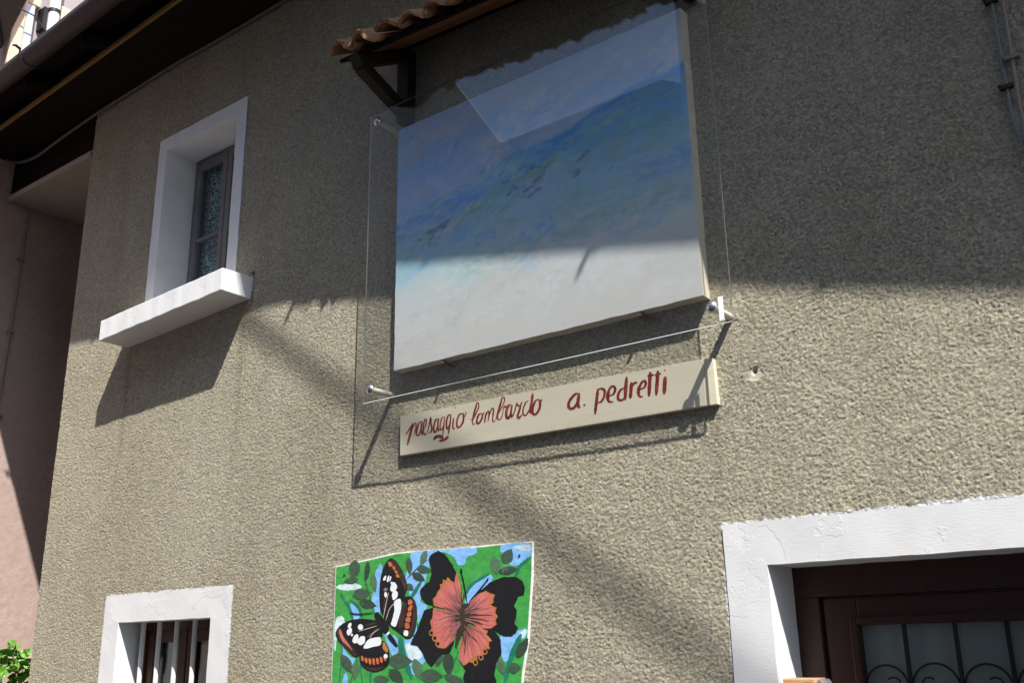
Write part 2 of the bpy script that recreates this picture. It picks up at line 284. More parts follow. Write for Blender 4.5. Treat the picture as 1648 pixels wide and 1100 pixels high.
LETTERS=[
[(0.0067,[(-2.8286,0.8748),(-2.8128,0.8894),(-2.7876,0.9179)]),(0.0112,[(-2.7876,0.9189),(-2.8016,0.8758),(-2.818,0.8288)]),(0.0057,[(-2.8016,0.8782),(-2.7842,0.9059),(-2.7716,0.9155),(-2.7706,0.8952),(-2.7784,0.8643)]),(0.0072,[(-2.7385,0.9168),(-2.7537,0.9128),(-2.7647,0.8872),(-2.7663,0.8678),(-2.7555,0.861),(-2.7431,0.8816),(-2.7366,0.9141)]),(0.0083,[(-2.736,0.9188),(-2.7394,0.8835),(-2.7321,0.8582)]),(0.0061,[(-2.7292,0.8806),(-2.7156,0.899),(-2.7127,0.9191),(-2.7209,0.9222),(-2.7276,0.8984),(-2.7266,0.8697),(-2.7177,0.8585),(-2.7053,0.869)]),(0.0071,[(-2.7053,0.869),(-2.6938,0.9053),(-2.6884,0.9258),(-2.6876,0.9043),(-2.6818,0.8831),(-2.686,0.8667),(-2.6983,0.8623)]),(0.0076,[(-2.648,0.913),(-2.6609,0.9121),(-2.6712,0.8853),(-2.6692,0.8633),(-2.6587,0.8646),(-2.6478,0.8913)]),(0.0077,[(-2.6456,0.9174),(-2.6496,0.8821),(-2.6421,0.8613)]),(0.0059,[(-2.6149,0.9174),(-2.6271,0.9145),(-2.6368,0.8896),(-2.6348,0.8677),(-2.6244,0.869),(-2.6148,0.8957)]),(0.0054,[(-2.6118,0.9192),(-2.6177,0.8727),(-2.6231,0.8399)]),(0.0076,[(-2.5815,0.9216),(-2.5942,0.9184),(-2.6026,0.8939),(-2.6001,0.8673),(-2.591,0.8711),(-2.5808,0.8999)]),(0.007,[(-2.5785,0.9239),(-2.585,0.8772),(-2.5934,0.8412)]),(0.0141,[(-2.6732,0.831),(-2.661,0.8396),(-2.6457,0.8421),(-2.6273,0.8358),(-2.62,0.8301)]),(0.0118,[(-2.6431,0.8222),(-2.6211,0.8219),(-2.603,0.8268),(-2.5921,0.8355)]),(0.0075,[(-2.5646,0.9068),(-2.5687,0.8748),(-2.5657,0.8623),(-2.5579,0.8625)]),(0.0065,[(-2.5556,0.9485),(-2.5538,0.9435)]),(0.0085,[(-2.5191,0.9175),(-2.5358,0.9126),(-2.5478,0.8865),(-2.543,0.8645),(-2.5282,0.8665),(-2.5133,0.886),(-2.5132,0.91),(-2.5191,0.9175)]),(0.0053,[(-2.5133,0.8961),(-2.5038,0.9067),(-2.4978,0.9225)])],
[(0.0052,[(-2.478,0.8843),(-2.4604,0.888),(-2.4451,0.9091),(-2.4334,0.9289),(-2.4367,0.9469),(-2.446,0.9429),(-2.4574,0.9087),(-2.4669,0.878),(-2.4606,0.8624),(-2.4472,0.8691)]),(0.0089,[(-2.4437,0.9425),(-2.4568,0.9086),(-2.4658,0.8778)]),(0.0082,[(-2.4186,0.9008),(-2.4337,0.8977),(-2.4431,0.879),(-2.4397,0.8638),(-2.4282,0.8671),(-2.4153,0.8861),(-2.4186,0.9008)]),(0.0047,[(-2.4159,0.8885),(-2.4106,0.8977),(-2.4071,0.9054)]),(0.0067,[(-2.3962,0.9019),(-2.4004,0.8816),(-2.4041,0.8608)]),(0.0056,[(-2.4028,0.8774),(-2.3893,0.9026),(-2.3819,0.9024),(-2.3833,0.8835),(-2.387,0.8632)]),(0.0062,[(-2.3845,0.8769),(-2.3693,0.9104),(-2.3591,0.9097),(-2.3617,0.8847),(-2.3632,0.8623),(-2.3542,0.8582)]),(0.0051,[(-2.3542,0.8582),(-2.33,0.8933),(-2.3071,0.9258),(-2.3034,0.9442),(-2.31,0.949),(-2.3191,0.9414),(-2.3297,0.9114),(-2.3403,0.8814),(-2.3394,0.8668),(-2.3272,0.8636),(-2.3152,0.8775),(-2.3091,0.908)]),(0.0091,[(-2.3168,0.9433),(-2.3286,0.9112),(-2.3404,0.8791),(-2.3383,0.8675)]),(0.0071,[(-2.3119,0.904),(-2.3029,0.9116),(-2.2974,0.908),(-2.2907,0.9087)]),(0.0109,[(-2.2718,0.9137),(-2.2862,0.9089),(-2.2955,0.8879),(-2.2938,0.8652),(-2.2827,0.8644),(-2.2701,0.8861)]),(0.0079,[(-2.2668,0.9129),(-2.2724,0.882),(-2.2685,0.8604)]),(0.0054,[(-2.2685,0.8604),(-2.2536,0.888),(-2.2431,0.9189)]),(0.0064,[(-2.2431,0.9154),(-2.239,0.9049),(-2.2282,0.9022),(-2.2175,0.9165)]),(0.0089,[(-2.222,0.9097),(-2.233,0.8825),(-2.2411,0.8637),(-2.2348,0.8543),(-2.2215,0.8656)]),(0.0064,[(-2.1878,0.9152),(-2.2019,0.9095),(-2.2145,0.884),(-2.2129,0.8634),(-2.1978,0.8628),(-2.1799,0.8874)]),(0.0103,[(-2.1671,0.942),(-2.1717,0.9126),(-2.1802,0.8764),(-2.1763,0.8638)]),(0.0096,[(-2.1429,0.9122),(-2.1559,0.9073),(-2.1677,0.8854),(-2.1689,0.8636),(-2.1605,0.857),(-2.1487,0.8613),(-2.1355,0.8802),(-2.1347,0.9043),(-2.1429,0.9122)]),(0.0049,[(-2.1361,0.8935),(-2.1295,0.9012),(-2.1239,0.9117)])],
[(0.0107,[(-1.9559,0.9044),(-1.9748,0.9035),(-1.9981,0.8849),(-2.0048,0.8652),(-1.9955,0.8529),(-1.9773,0.8566),(-1.9608,0.8796)]),(0.0116,[(-1.9548,0.9059),(-1.9614,0.8788),(-1.9621,0.8624),(-1.9559,0.8491)]),(0.015,[(-1.9383,0.8569),(-1.9315,0.8583)]),(0.0104,[(-1.8735,0.9085),(-1.8813,0.8656),(-1.8909,0.8155)]),(0.0087,[(-1.8779,0.9052),(-1.8581,0.9059),(-1.8455,0.8963),(-1.8496,0.8726),(-1.8624,0.8585),(-1.8785,0.8562)]),(0.0086,[(-1.8318,0.8737),(-1.8094,0.8772),(-1.8001,0.8959),(-1.8092,0.9064),(-1.8229,0.9006),(-1.8334,0.878),(-1.8326,0.8592),(-1.8238,0.8509),(-1.811,0.85)]),(0.0121,[(-1.8271,0.8932),(-1.8337,0.874),(-1.8317,0.8583)]),(0.0094,[(-1.7638,0.892),(-1.7806,0.8852),(-1.7907,0.8668),(-1.787,0.8525),(-1.7717,0.85),(-1.7583,0.8614)]),(0.0115,[(-1.7505,0.9312),(-1.7567,0.8892),(-1.7618,0.8476)]),(0.0114,[(-1.732,0.9082),(-1.7361,0.8776),(-1.7406,0.8492)]),(0.0092,[(-1.735,0.8894),(-1.7226,0.9009),(-1.7081,0.9032)]),(0.0083,[(-1.7046,0.8742),(-1.6829,0.8796),(-1.674,0.894),(-1.6805,0.9039),(-1.6934,0.8962),(-1.7054,0.8755),(-1.7056,0.8581),(-1.699,0.8495),(-1.6885,0.8481)]),(0.0112,[(-1.698,0.893),(-1.7056,0.8724),(-1.7048,0.8564)]),(0.0116,[(-1.6539,0.9325),(-1.6595,0.8882),(-1.665,0.8445)]),(0.0078,[(-1.6662,0.9188),(-1.653,0.9196),(-1.6395,0.918)]),(0.0115,[(-1.6233,0.9309),(-1.6298,0.887),(-1.6363,0.8433)]),(0.0078,[(-1.6374,0.916),(-1.6242,0.9176),(-1.6112,0.9184)]),(0.0122,[(-1.5966,0.9047),(-1.6005,0.874),(-1.6049,0.8419)]),(0.0106,[(-1.5993,0.9265),(-1.5941,0.9279)])],
]
PANEL=[(-3.2402,0.3616),(-3.0701,0.376),(-2.8905,0.3929),(-2.8074,0.3935),(-2.6187,0.3879),(-2.3477,0.3884),(-2.1922,0.386),(-2.1975,0.2675),(-2.2138,0.125),(-2.2236,0.0314),(-2.2475,-0.0702),(-2.257,-0.1343),(-2.2669,-0.2429),(-2.2756,-0.3542),(-3.2422,-0.3966),(-3.2372,-0.268),(-3.2429,-0.0573),(-3.2397,0.16),(-3.2403,0.2994)]
ART_BG=[
('sky',[(-2.8074,0.3924),(-2.6187,0.3869),(-2.4535,0.3852),(-2.4604,0.3586),(-2.5078,0.3517),(-2.5215,0.3219),(-2.5558,0.324),(-2.5766,0.3615),(-2.6328,0.3811),(-2.6898,0.3588),(-2.7108,0.3076),(-2.7317,0.246),(-2.7595,0.1643),(-2.8043,0.2233),(-2.8196,0.2504),(-2.8353,0.2936),(-2.7993,0.3554)]),
('sky',[(-2.3477,0.3869),(-2.1954,0.3843),(-2.2,0.3307),(-2.2474,0.3045),(-2.2979,0.3028),(-2.3418,0.3554)]),
('sky',[(-2.7672,0.1956),(-2.7023,0.1826),(-2.7446,0.1329),(-2.7941,0.0625),(-2.743,0.0159),(-2.714,-0.0394),(-2.7634,-0.0491),(-2.7806,-0.089),(-2.8143,-0.0185),(-2.8377,0.0532),(-2.7939,0.0523),(-2.7584,0.0923)]),
('pale',[(-2.8301,0.0428),(-2.7648,0.0365),(-2.7285,-0.0093),(-2.7709,-0.029),(-2.7997,-0.0237),(-2.8147,0.0018)]),
('pale',[(-2.2899,0.3766),(-2.2018,0.3774),(-2.2025,0.3505),(-2.2398,0.3556),(-2.2711,0.3652)]),
('pale',[(-3.2308,0.1487),(-3.182,0.1581),(-3.1631,0.103),(-3.2115,0.0934),(-3.227,-0.0038),(-3.2351,0.0722)]),
('pale',[(-3.2336,0.2822),(-3.1148,0.2871),(-3.0657,0.2626),(-3.1621,0.2563),(-3.2285,0.2651)]),
('sky',[(-3.0047,0.325),(-2.9591,0.3659),(-2.9636,0.2575),(-2.9679,0.1507),(-2.995,0.1517),(-3.0245,0.2172),(-2.9872,0.2695)]),
('sky',[(-2.5221,0.1754),(-2.5084,0.2198),(-2.4479,0.2619),(-2.395,0.2814),(-2.3757,0.2629),(-2.4352,0.2114),(-2.4952,0.1743)]),
('sky',[(-2.3595,0.065),(-2.2778,0.0702),(-2.2222,0.0829),(-2.2292,0.0502),(-2.2725,0.0323),(-2.3237,-0.042),(-2.3422,-0.0278)]),
('pale',[(-2.2593,0.0697),(-2.2254,0.0782),(-2.2353,0.0503),(-2.266,0.0463)]),
('sky',[(-3.193,0.0496),(-3.1336,-0.0154),(-3.0943,-0.0079),(-3.1281,-0.0498),(-3.1633,-0.0629)]),
('sky',[(-2.9507,0.0869),(-2.8674,0.0641),(-2.859,0.0177),(-2.8877,-0.0178),(-2.9108,0.0133)]),
('sky',[(-3.148,0.2143),(-3.0941,0.1767),(-3.0806,0.1384),(-3.1243,0.1344)]),
('sky',[(-3.1706,-0.0787),(-3.1511,-0.0682),(-3.141,-0.1155),(-3.1768,-0.1156)]),
('sky',[(-2.3172,-0.028),(-2.2917,0.0045),(-2.3051,-0.0421),(-2.3241,-0.0653)]),
]
ART_A=[
('black',[(-2.9092,0.3751),(-2.8821,0.3608),(-2.851,0.3266),(-2.8239,0.2823),(-2.8159,0.2502),(-2.8266,0.2296),(-2.8337,0.2142),(-2.8624,0.1681),(-2.8764,0.1267),(-2.9057,0.1014),(-2.929,0.1231),(-2.9526,0.1502),(-2.9686,0.172),(-2.9743,0.2311),(-2.9722,0.285),(-2.9581,0.3331),(-2.9358,0.3644)]),
('black',[(-2.8375,0.217),(-2.8042,0.2192),(-2.7746,0.2011),(-2.7631,0.1644),(-2.766,0.113),(-2.7727,0.0825),(-2.794,0.0574),(-2.8157,0.0528),(-2.8529,0.0741),(-2.8906,0.0958),(-2.9133,0.1043),(-2.8832,0.1008),(-2.8615,0.1262),(-2.8438,0.1674)]),
('black',[(-3.2278,0.0911),(-3.1965,0.1203),(-3.1405,0.1376),(-3.0688,0.1407),(-3.0059,0.1334),(-2.9671,0.1242),(-2.9472,0.0973),(-2.9516,0.066),(-2.9716,0.0246),(-3.0325,0.0098),(-3.0711,-0.0002),(-3.1019,-0.0157),(-3.1346,0.0058),(-3.1927,0.0442),(-3.2183,0.0664)]),
('black',[(-3.0829,-0.0001),(-3.0327,0.015),(-2.9793,0.0273),(-2.9497,0.0555),(-2.9188,0.0289),(-2.9091,0.003),(-2.9094,-0.0381),(-2.9388,-0.0584),(-2.9913,-0.0711),(-3.0455,-0.058),(-3.0735,-0.037)]),
('brown',[(-2.9038,0.3731),(-2.8782,0.3563),(-2.8448,0.3144),(-2.8208,0.2758),(-2.8203,0.2504),(-2.8296,0.234),(-2.836,0.2512),(-2.8577,0.2895),(-2.8889,0.3278),(-2.9186,0.3551)]),
('brown',[(-2.7893,0.207),(-2.7731,0.1959),(-2.7667,0.1594),(-2.7703,0.1131),(-2.7785,0.0852),(-2.7955,0.0616),(-2.8144,0.0579),(-2.8455,0.0766),(-2.8312,0.0943),(-2.8017,0.0832),(-2.7915,0.1241),(-2.785,0.1652)]),
('brown',[(-2.8624,0.1681),(-2.8334,0.1984),(-2.8184,0.1873),(-2.8321,0.1357),(-2.8386,0.0944),(-2.872,0.1005)]),
('brown',[(-3.0599,0.1137),(-2.9979,0.1252),(-2.9746,0.1202),(-3.0284,0.1101)]),
('brown',[(-3.0696,-0.037),(-3.0303,-0.0503),(-2.9767,-0.0531),(-2.9242,-0.0431),(-2.9133,-0.0329),(-2.9389,-0.0543),(-2.9914,-0.0665),(-3.0418,-0.0539)]),
('ochre',[(-2.9494,0.0451),(-2.938,0.0448),(-2.9146,0.0134),(-2.9255,0.0032),(-2.9486,0.019)]),
('brown',[(-3.2227,0.0882),(-3.2103,0.1015),(-3.196,0.1093),(-3.1713,0.0708),(-3.1278,0.0334),(-3.09,0.001),(-3.1021,-0.0115),(-3.1348,0.0101),(-3.1912,0.0469)]),
('pink',[(-3.2101,0.0977),(-3.1957,0.1039),(-3.1778,0.0709),(-3.14,0.0379),(-3.1149,0.0109),(-3.1437,0.03),(-3.1851,0.0549)]),
('orange',[(-2.9319,0.3614),(-2.9087,0.3582),(-2.8999,0.3431),(-2.9197,0.3378)]),
('orange',[(-2.9037,0.3428),(-2.8892,0.3397),(-2.8842,0.3254),(-2.8995,0.3279)]),
('orange',[(-2.8918,0.3253),(-2.8743,0.3199),(-2.8725,0.3085),(-2.8877,0.3121)]),
('ochre',[(-2.8846,0.3087),(-2.8656,0.306),(-2.8608,0.2918),(-2.8797,0.2956)]),
('white',[(-2.9567,0.2869),(-2.948,0.3042),(-2.9342,0.3067),(-2.9397,0.286)]),
('white',[(-2.935,0.2819),(-2.9264,0.3041),(-2.9172,0.3047),(-2.9234,0.277)]),
('white',[(-2.9212,0.2796),(-2.9142,0.3034),(-2.9056,0.2986),(-2.9136,0.2835)]),
('white',[(-2.9143,0.2524),(-2.9042,0.2749),(-2.8876,0.2778),(-2.8713,0.2572),(-2.8904,0.2379),(-2.9094,0.2415)]),
('white',[(-2.9046,0.2306),(-2.8869,0.2473),(-2.8693,0.2359),(-2.8703,0.2174),(-2.8956,0.2026)]),
('white',[(-2.9127,0.2764),(-2.9029,0.2802),(-2.8936,0.2744),(-2.9063,0.2681)]),
('white',[(-2.9465,0.2299),(-2.9423,0.2404),(-2.9338,0.24),(-2.9281,0.229),(-2.9332,0.2186),(-2.9416,0.2189)]),
('grey',[(-2.9518,0.2516),(-2.9405,0.2585),(-2.925,0.2529),(-2.9324,0.2426),(-2.9477,0.2433)]),
('white',[(-2.9075,0.1109),(-2.8975,0.1326),(-2.8849,0.1689),(-2.8932,0.1993),(-2.8709,0.2105),(-2.8515,0.2107),(-2.849,0.1676),(-2.8674,0.1264),(-2.8787,0.0997)]),
('orange',[(-2.815,0.2029),(-2.7967,0.2073),(-2.7847,0.1912),(-2.8101,0.1812)]),
('orange',[(-2.8108,0.1781),(-2.7875,0.1866),(-2.7915,0.1623),(-2.8156,0.1606)]),
('orange',[(-2.8163,0.1575),(-2.7921,0.1587),(-2.7954,0.1397),(-2.8204,0.14)]),
('orange',[(-2.8225,0.137),(-2.7969,0.1366),(-2.8009,0.1166),(-2.8274,0.1221)]),
('orange',[(-2.8288,0.119),(-2.8023,0.1136),(-2.8055,0.091),(-2.829,0.0957)]),
('white',[(-2.8311,0.0891),(-2.8083,0.0854),(-2.8116,0.065),(-2.8366,0.0696)]),
('white',[(-3.1553,0.1082),(-3.1449,0.1269),(-3.1279,0.1248),(-3.1373,0.1023)]),
('white',[(-3.1596,0.0964),(-3.1328,0.1087),(-3.1232,0.0923),(-3.1409,0.0744),(-3.1555,0.0785)]),
('white',[(-3.0944,0.1077),(-3.0869,0.1182),(-3.0695,0.1177),(-3.0604,0.1067),(-3.0686,0.0957),(-3.086,0.0962)]),
('white',[(-3.1247,0.0537),(-3.1122,0.0759),(-3.0885,0.0807),(-3.0872,0.0476),(-3.1107,0.0417)]),
('white',[(-3.0982,0.0468),(-3.0787,0.0709),(-3.0496,0.0713),(-3.0487,0.0469),(-3.0709,0.033)]),
('white',[(-3.0626,0.0234),(-3.0343,0.0562),(-3.0035,0.0629),(-2.9577,0.0672),(-2.9567,0.0337),(-2.9947,0.0291),(-3.033,0.0219)]),
('white',[(-3.133,0.0775),(-3.1269,0.0843),(-3.1186,0.0777),(-3.1262,0.0698)]),
('orange',[(-3.0725,-0.0055),(-3.056,-0.0067),(-3.0529,-0.0267),(-3.0662,-0.0255)]),
('orange',[(-3.0504,-0.012),(-3.034,-0.0132),(-3.0309,-0.0352),(-3.0441,-0.0341)]),
('orange',[(-3.0285,-0.0154),(-3.0123,-0.0166),(-3.0091,-0.0405),(-3.0222,-0.0394)]),
('orange',[(-3.007,-0.0156),(-2.9908,-0.0168),(-2.9877,-0.0427),(-3.0007,-0.0416)]),
('orange',[(-2.9855,-0.0148),(-2.9695,-0.016),(-2.9665,-0.0398),(-2.9794,-0.0387)]),
('orange',[(-2.9644,-0.0108),(-2.9484,-0.012),(-2.9455,-0.0337),(-2.9584,-0.0326)]),
('orange',[(-2.9433,-0.0059),(-2.9275,-0.0071),(-2.9247,-0.0267),(-2.9375,-0.0256)]),
('white',[(-2.9433,-0.0085),(-2.936,0.0002),(-2.9239,-0.001),(-2.9177,-0.0098),(-2.925,-0.0174),(-2.937,-0.0163)]),
('black',[(-3.0029,0.1573),(-2.98,0.1661),(-2.9602,0.1478),(-2.9252,0.123),(-2.9116,0.0964),(-2.9336,0.075),(-2.9662,0.0952),(-2.9879,0.1249)]),
('black',[(-2.9292,0.0785),(-2.9051,0.078),(-2.8744,0.0462),(-2.8614,0.0264),(-2.8799,0.0273),(-2.9119,0.0521)]),
('white',[(-2.9277,0.0785),(-2.9128,0.086),(-2.9089,0.0807),(-2.9236,0.068)]),
]
ART_B=[
('black',[(-2.6542,0.3852),(-2.6186,0.3696),(-2.5835,0.3309),(-2.5593,0.2935),(-2.5491,0.2471),(-2.5342,0.1959),(-2.6179,0.1782),(-2.6739,0.1754),(-2.7166,0.1873),(-2.7421,0.2101),(-2.7504,0.2365),(-2.7318,0.2538),(-2.6996,0.2693),(-2.6892,0.2958),(-2.6923,0.3274),(-2.7056,0.3545),(-2.6899,0.3746)]),
('black',[(-2.6738,0.1713),(-2.7271,0.1605),(-2.7431,0.1226),(-2.7655,0.0823),(-2.7987,0.0361),(-2.7575,0.0283),(-2.73,0.0007),(-2.7106,-0.0295),(-2.6859,-0.0505),(-2.6583,-0.025),(-2.6309,-0.0045),(-2.5967,-0.002),(-2.5764,0.0282),(-2.5594,0.0871),(-2.6178,0.1489)]),
('black',[(-2.4951,0.1842),(-2.4483,0.217),(-2.3954,0.2491),(-2.3369,0.2657),(-2.2734,0.2641),(-2.2426,0.2468),(-2.2321,0.2212),(-2.2364,0.1973),(-2.2625,0.1947),(-2.2722,0.1797),(-2.2833,0.1609),(-2.2699,0.146),(-2.2729,0.1222),(-2.2822,0.0987),(-2.2664,0.0841),(-2.2748,0.0677),(-2.2968,0.0536),(-2.3343,0.0563),(-2.3721,0.0763),(-2.417,0.0872),(-2.4822,0.1243)]),
('black',[(-2.509,0.0956),(-2.417,0.0833),(-2.3721,0.0725),(-2.3472,0.0433),(-2.3436,-0.0042),(-2.3675,-0.037),(-2.3795,-0.0793),(-2.3655,-0.1119),(-2.5165,-0.115),(-2.5263,-0.0888),(-2.5163,-0.06),(-2.5428,-0.0308),(-2.5427,0.0129),(-2.5292,0.0568)]),
('ochre',[(-2.5593,0.2971),(-2.5395,0.2542),(-2.5288,0.1957),(-2.5343,0.1634),(-2.5628,0.1494),(-2.6178,0.163),(-2.6767,0.1755),(-2.6798,0.2022),(-2.6615,0.2168),(-2.6517,0.2318),(-2.6419,0.2415),(-2.6448,0.2561),(-2.6294,0.2573),(-2.6295,0.2728),(-2.6112,0.2682),(-2.6043,0.2817),(-2.5869,0.2669),(-2.571,0.2594),(-2.5662,0.2785)]),
('ochre',[(-2.6795,0.1689),(-2.6178,0.158),(-2.5594,0.1428),(-2.5526,0.0968),(-2.573,0.0454),(-2.6138,0.0165),(-2.6573,0.0186),(-2.6518,0.0345),(-2.6763,0.0449),(-2.6673,0.0598),(-2.6927,0.0704),(-2.6873,0.0955),(-2.6945,0.116),(-2.682,0.1308)]),
('ochre',[(-2.4965,0.1818),(-2.4484,0.211),(-2.4154,0.2194),(-2.3714,0.2025),(-2.382,0.1844),(-2.3737,0.1791),(-2.3932,0.1677),(-2.3631,0.1568),(-2.3711,0.1401),(-2.3598,0.1251),(-2.3703,0.111),(-2.3621,0.0987),(-2.3912,0.0826),(-2.4495,0.0851),(-2.4969,0.1125)]),
('ochre',[(-2.5036,0.0994),(-2.4495,0.0881),(-2.4074,0.0758),(-2.414,0.0615),(-2.3854,0.0392),(-2.4034,0.0348),(-2.3986,0.0108),(-2.4211,0.0111),(-2.4343,-0.015),(-2.457,-0.0148),(-2.4637,-0.0411),(-2.4964,-0.0336),(-2.5242,-0.0479),(-2.5481,-0.026),(-2.5426,0.0276),(-2.5251,0.0689)]),
('pink',[(-2.5589,0.2873),(-2.5428,0.2527),(-2.5313,0.1939),(-2.5343,0.1645),(-2.5619,0.1511),(-2.6193,0.1651),(-2.6734,0.1781),(-2.6675,0.2052),(-2.6451,0.2261),(-2.6346,0.2448),(-2.6234,0.2415),(-2.6197,0.2633),(-2.6011,0.2568),(-2.5937,0.2701),(-2.5751,0.2544),(-2.5641,0.2685)]),
('pink',[(-2.675,0.1652),(-2.6166,0.1587),(-2.5578,0.1436),(-2.5506,0.0976),(-2.5738,0.0463),(-2.616,0.0196),(-2.6485,0.0223),(-2.6441,0.0387),(-2.6665,0.0514),(-2.6607,0.0658),(-2.6863,0.0841),(-2.6797,0.1067),(-2.6852,0.1231)]),
('pink',[(-2.4984,0.1802),(-2.4512,0.2101),(-2.4173,0.217),(-2.3813,0.2016),(-2.394,0.1822),(-2.3851,0.1756),(-2.4061,0.167),(-2.3696,0.152),(-2.3788,0.1372),(-2.3673,0.1229),(-2.3786,0.1061),(-2.3705,0.0971),(-2.3926,0.0843),(-2.4523,0.0859),(-2.4988,0.1124)]),
('pink',[(-2.5036,0.1002),(-2.4485,0.0882),(-2.4153,0.0748),(-2.421,0.0615),(-2.3909,0.0413),(-2.4109,0.0355),(-2.4063,0.016),(-2.4284,0.0143),(-2.4425,-0.0102),(-2.4634,-0.0099),(-2.4986,-0.0302),(-2.5255,-0.0444),(-2.5469,-0.0246),(-2.5396,0.0275),(-2.5237,0.0681)]),
('ochre',[(-2.6736,0.075),(-2.6775,0.0665),(-2.687,0.0632),(-2.6966,0.067),(-2.7006,0.0756),(-2.6967,0.0841),(-2.6872,0.0874),(-2.6776,0.0836)]),
('black',[(-2.6787,0.0751),(-2.6811,0.0699),(-2.687,0.0678),(-2.693,0.0701),(-2.6955,0.0755),(-2.6931,0.0808),(-2.6871,0.0828),(-2.6812,0.0805)]),
('ochre',[(-2.656,0.0545),(-2.6598,0.0461),(-2.6693,0.0428),(-2.6788,0.0465),(-2.6828,0.0551),(-2.6789,0.0635),(-2.6695,0.0668),(-2.66,0.0631)]),
('black',[(-2.6611,0.0546),(-2.6635,0.0494),(-2.6693,0.0474),(-2.6752,0.0497),(-2.6777,0.055),(-2.6753,0.0602),(-2.6694,0.0623),(-2.6635,0.06)]),
('ochre',[(-2.6399,0.0333),(-2.6437,0.0249),(-2.6531,0.0216),(-2.6626,0.0252),(-2.6666,0.0337),(-2.6627,0.0421),(-2.6533,0.0455),(-2.6438,0.0418)]),
('black',[(-2.6449,0.0334),(-2.6473,0.0282),(-2.6531,0.0261),(-2.659,0.0284),(-2.6615,0.0337),(-2.6591,0.0389),(-2.6532,0.0409),(-2.6474,0.0386)]),
('ochre',[(-2.4088,0.0014),(-2.4126,-0.0067),(-2.4213,-0.0099),(-2.43,-0.0065),(-2.4336,0.0017),(-2.4299,0.0098),(-2.4211,0.013),(-2.4124,0.0095)]),
('black',[(-2.4135,0.0014),(-2.4158,-0.0035),(-2.4213,-0.0056),(-2.4267,-0.0034),(-2.4289,0.0017),(-2.4266,0.0067),(-2.4211,0.0087),(-2.4157,0.0065)]),
('ochre',[(-2.4284,-0.0184),(-2.4321,-0.0265),(-2.4409,-0.0298),(-2.4497,-0.0263),(-2.4532,-0.0182),(-2.4495,-0.0101),(-2.4407,-0.0068),(-2.4319,-0.0103)]),
('black',[(-2.4331,-0.0184),(-2.4354,-0.0234),(-2.4409,-0.0254),(-2.4463,-0.0233),(-2.4485,-0.0182),(-2.4462,-0.0132),(-2.4407,-0.0112),(-2.4353,-0.0133)]),
('ochre',[(-2.4544,-0.0364),(-2.4582,-0.0444),(-2.467,-0.0477),(-2.4758,-0.0443),(-2.4795,-0.0362),(-2.4757,-0.0281),(-2.4668,-0.0248),(-2.458,-0.0282)]),
('black',[(-2.4592,-0.0363),(-2.4615,-0.0413),(-2.467,-0.0434),(-2.4725,-0.0413),(-2.4747,-0.0362),(-2.4724,-0.0312),(-2.4669,-0.0291),(-2.4614,-0.0313)]),
('dark',[(-2.5288,0.1756),(-2.5019,0.1805),(-2.49,0.1542),(-2.4969,0.1149),(-2.5157,0.0859),(-2.5413,0.0521),(-2.5595,0.0156),(-2.5676,0.0271),(-2.5594,0.0772),(-2.5662,0.127),(-2.5492,0.1564)]),
('black',[(-2.5421,0.3068),(-2.5339,0.3098),(-2.5285,0.2968),(-2.5339,0.2869),(-2.5408,0.2949)]),
('black',[(-2.4117,0.2574),(-2.4069,0.2671),(-2.3991,0.2667),(-2.4018,0.2569),(-2.4111,0.2509)]),
]
ART_STEM=[
('teal',0.0149,[(-3.2069,0.2474),(-3.1509,0.1898),(-3.1228,0.1371)]),
('teal',0.0122,[(-3.1441,0.2169),(-3.0945,0.1876),(-3.0688,0.1407)]),
('teal',0.0176,[(-2.7394,0.2777),(-2.7824,0.2276),(-2.7983,0.2152)]),
('teal',0.0135,[(-2.522,0.2029),(-2.4814,0.2486),(-2.3983,0.2801)]),
('teal',0.0135,[(-2.2019,0.3309),(-2.2537,0.3),(-2.2747,0.2646)]),
('teal',0.0271,[(-2.8526,0.0638),(-2.844,0.0072),(-2.7877,-0.094)]),
('teal',0.0217,[(-2.2534,0.0601),(-2.2983,-0.0142),(-2.3343,-0.1118)]),
('teal',0.0169,[(-3.1803,0.0386),(-3.1945,-0.1157)]),
('teal',0.0169,[(-3.0735,-0.037),(-3.0588,-0.1151)]),
('teal',0.0217,[(-3.0145,-0.0633),(-3.0126,-0.1149)]),
('teal',0.0108,[(-2.5494,0.0082),(-2.5763,-0.05)]),
('leaf',0.0068,[(-2.8203,0.2875),(-2.7692,0.3216),(-2.7114,0.3549)]),
('leaf',0.0061,[(-3.0678,0.3177),(-3.0502,0.2728),(-2.9992,0.1625)]),
('leaf',0.0061,[(-2.9163,-0.0585),(-2.9163,-0.1144)]),
('leaf',0.0061,[(-3.0859,-0.0211),(-3.1187,-0.084),(-3.1291,-0.1154)]),
]
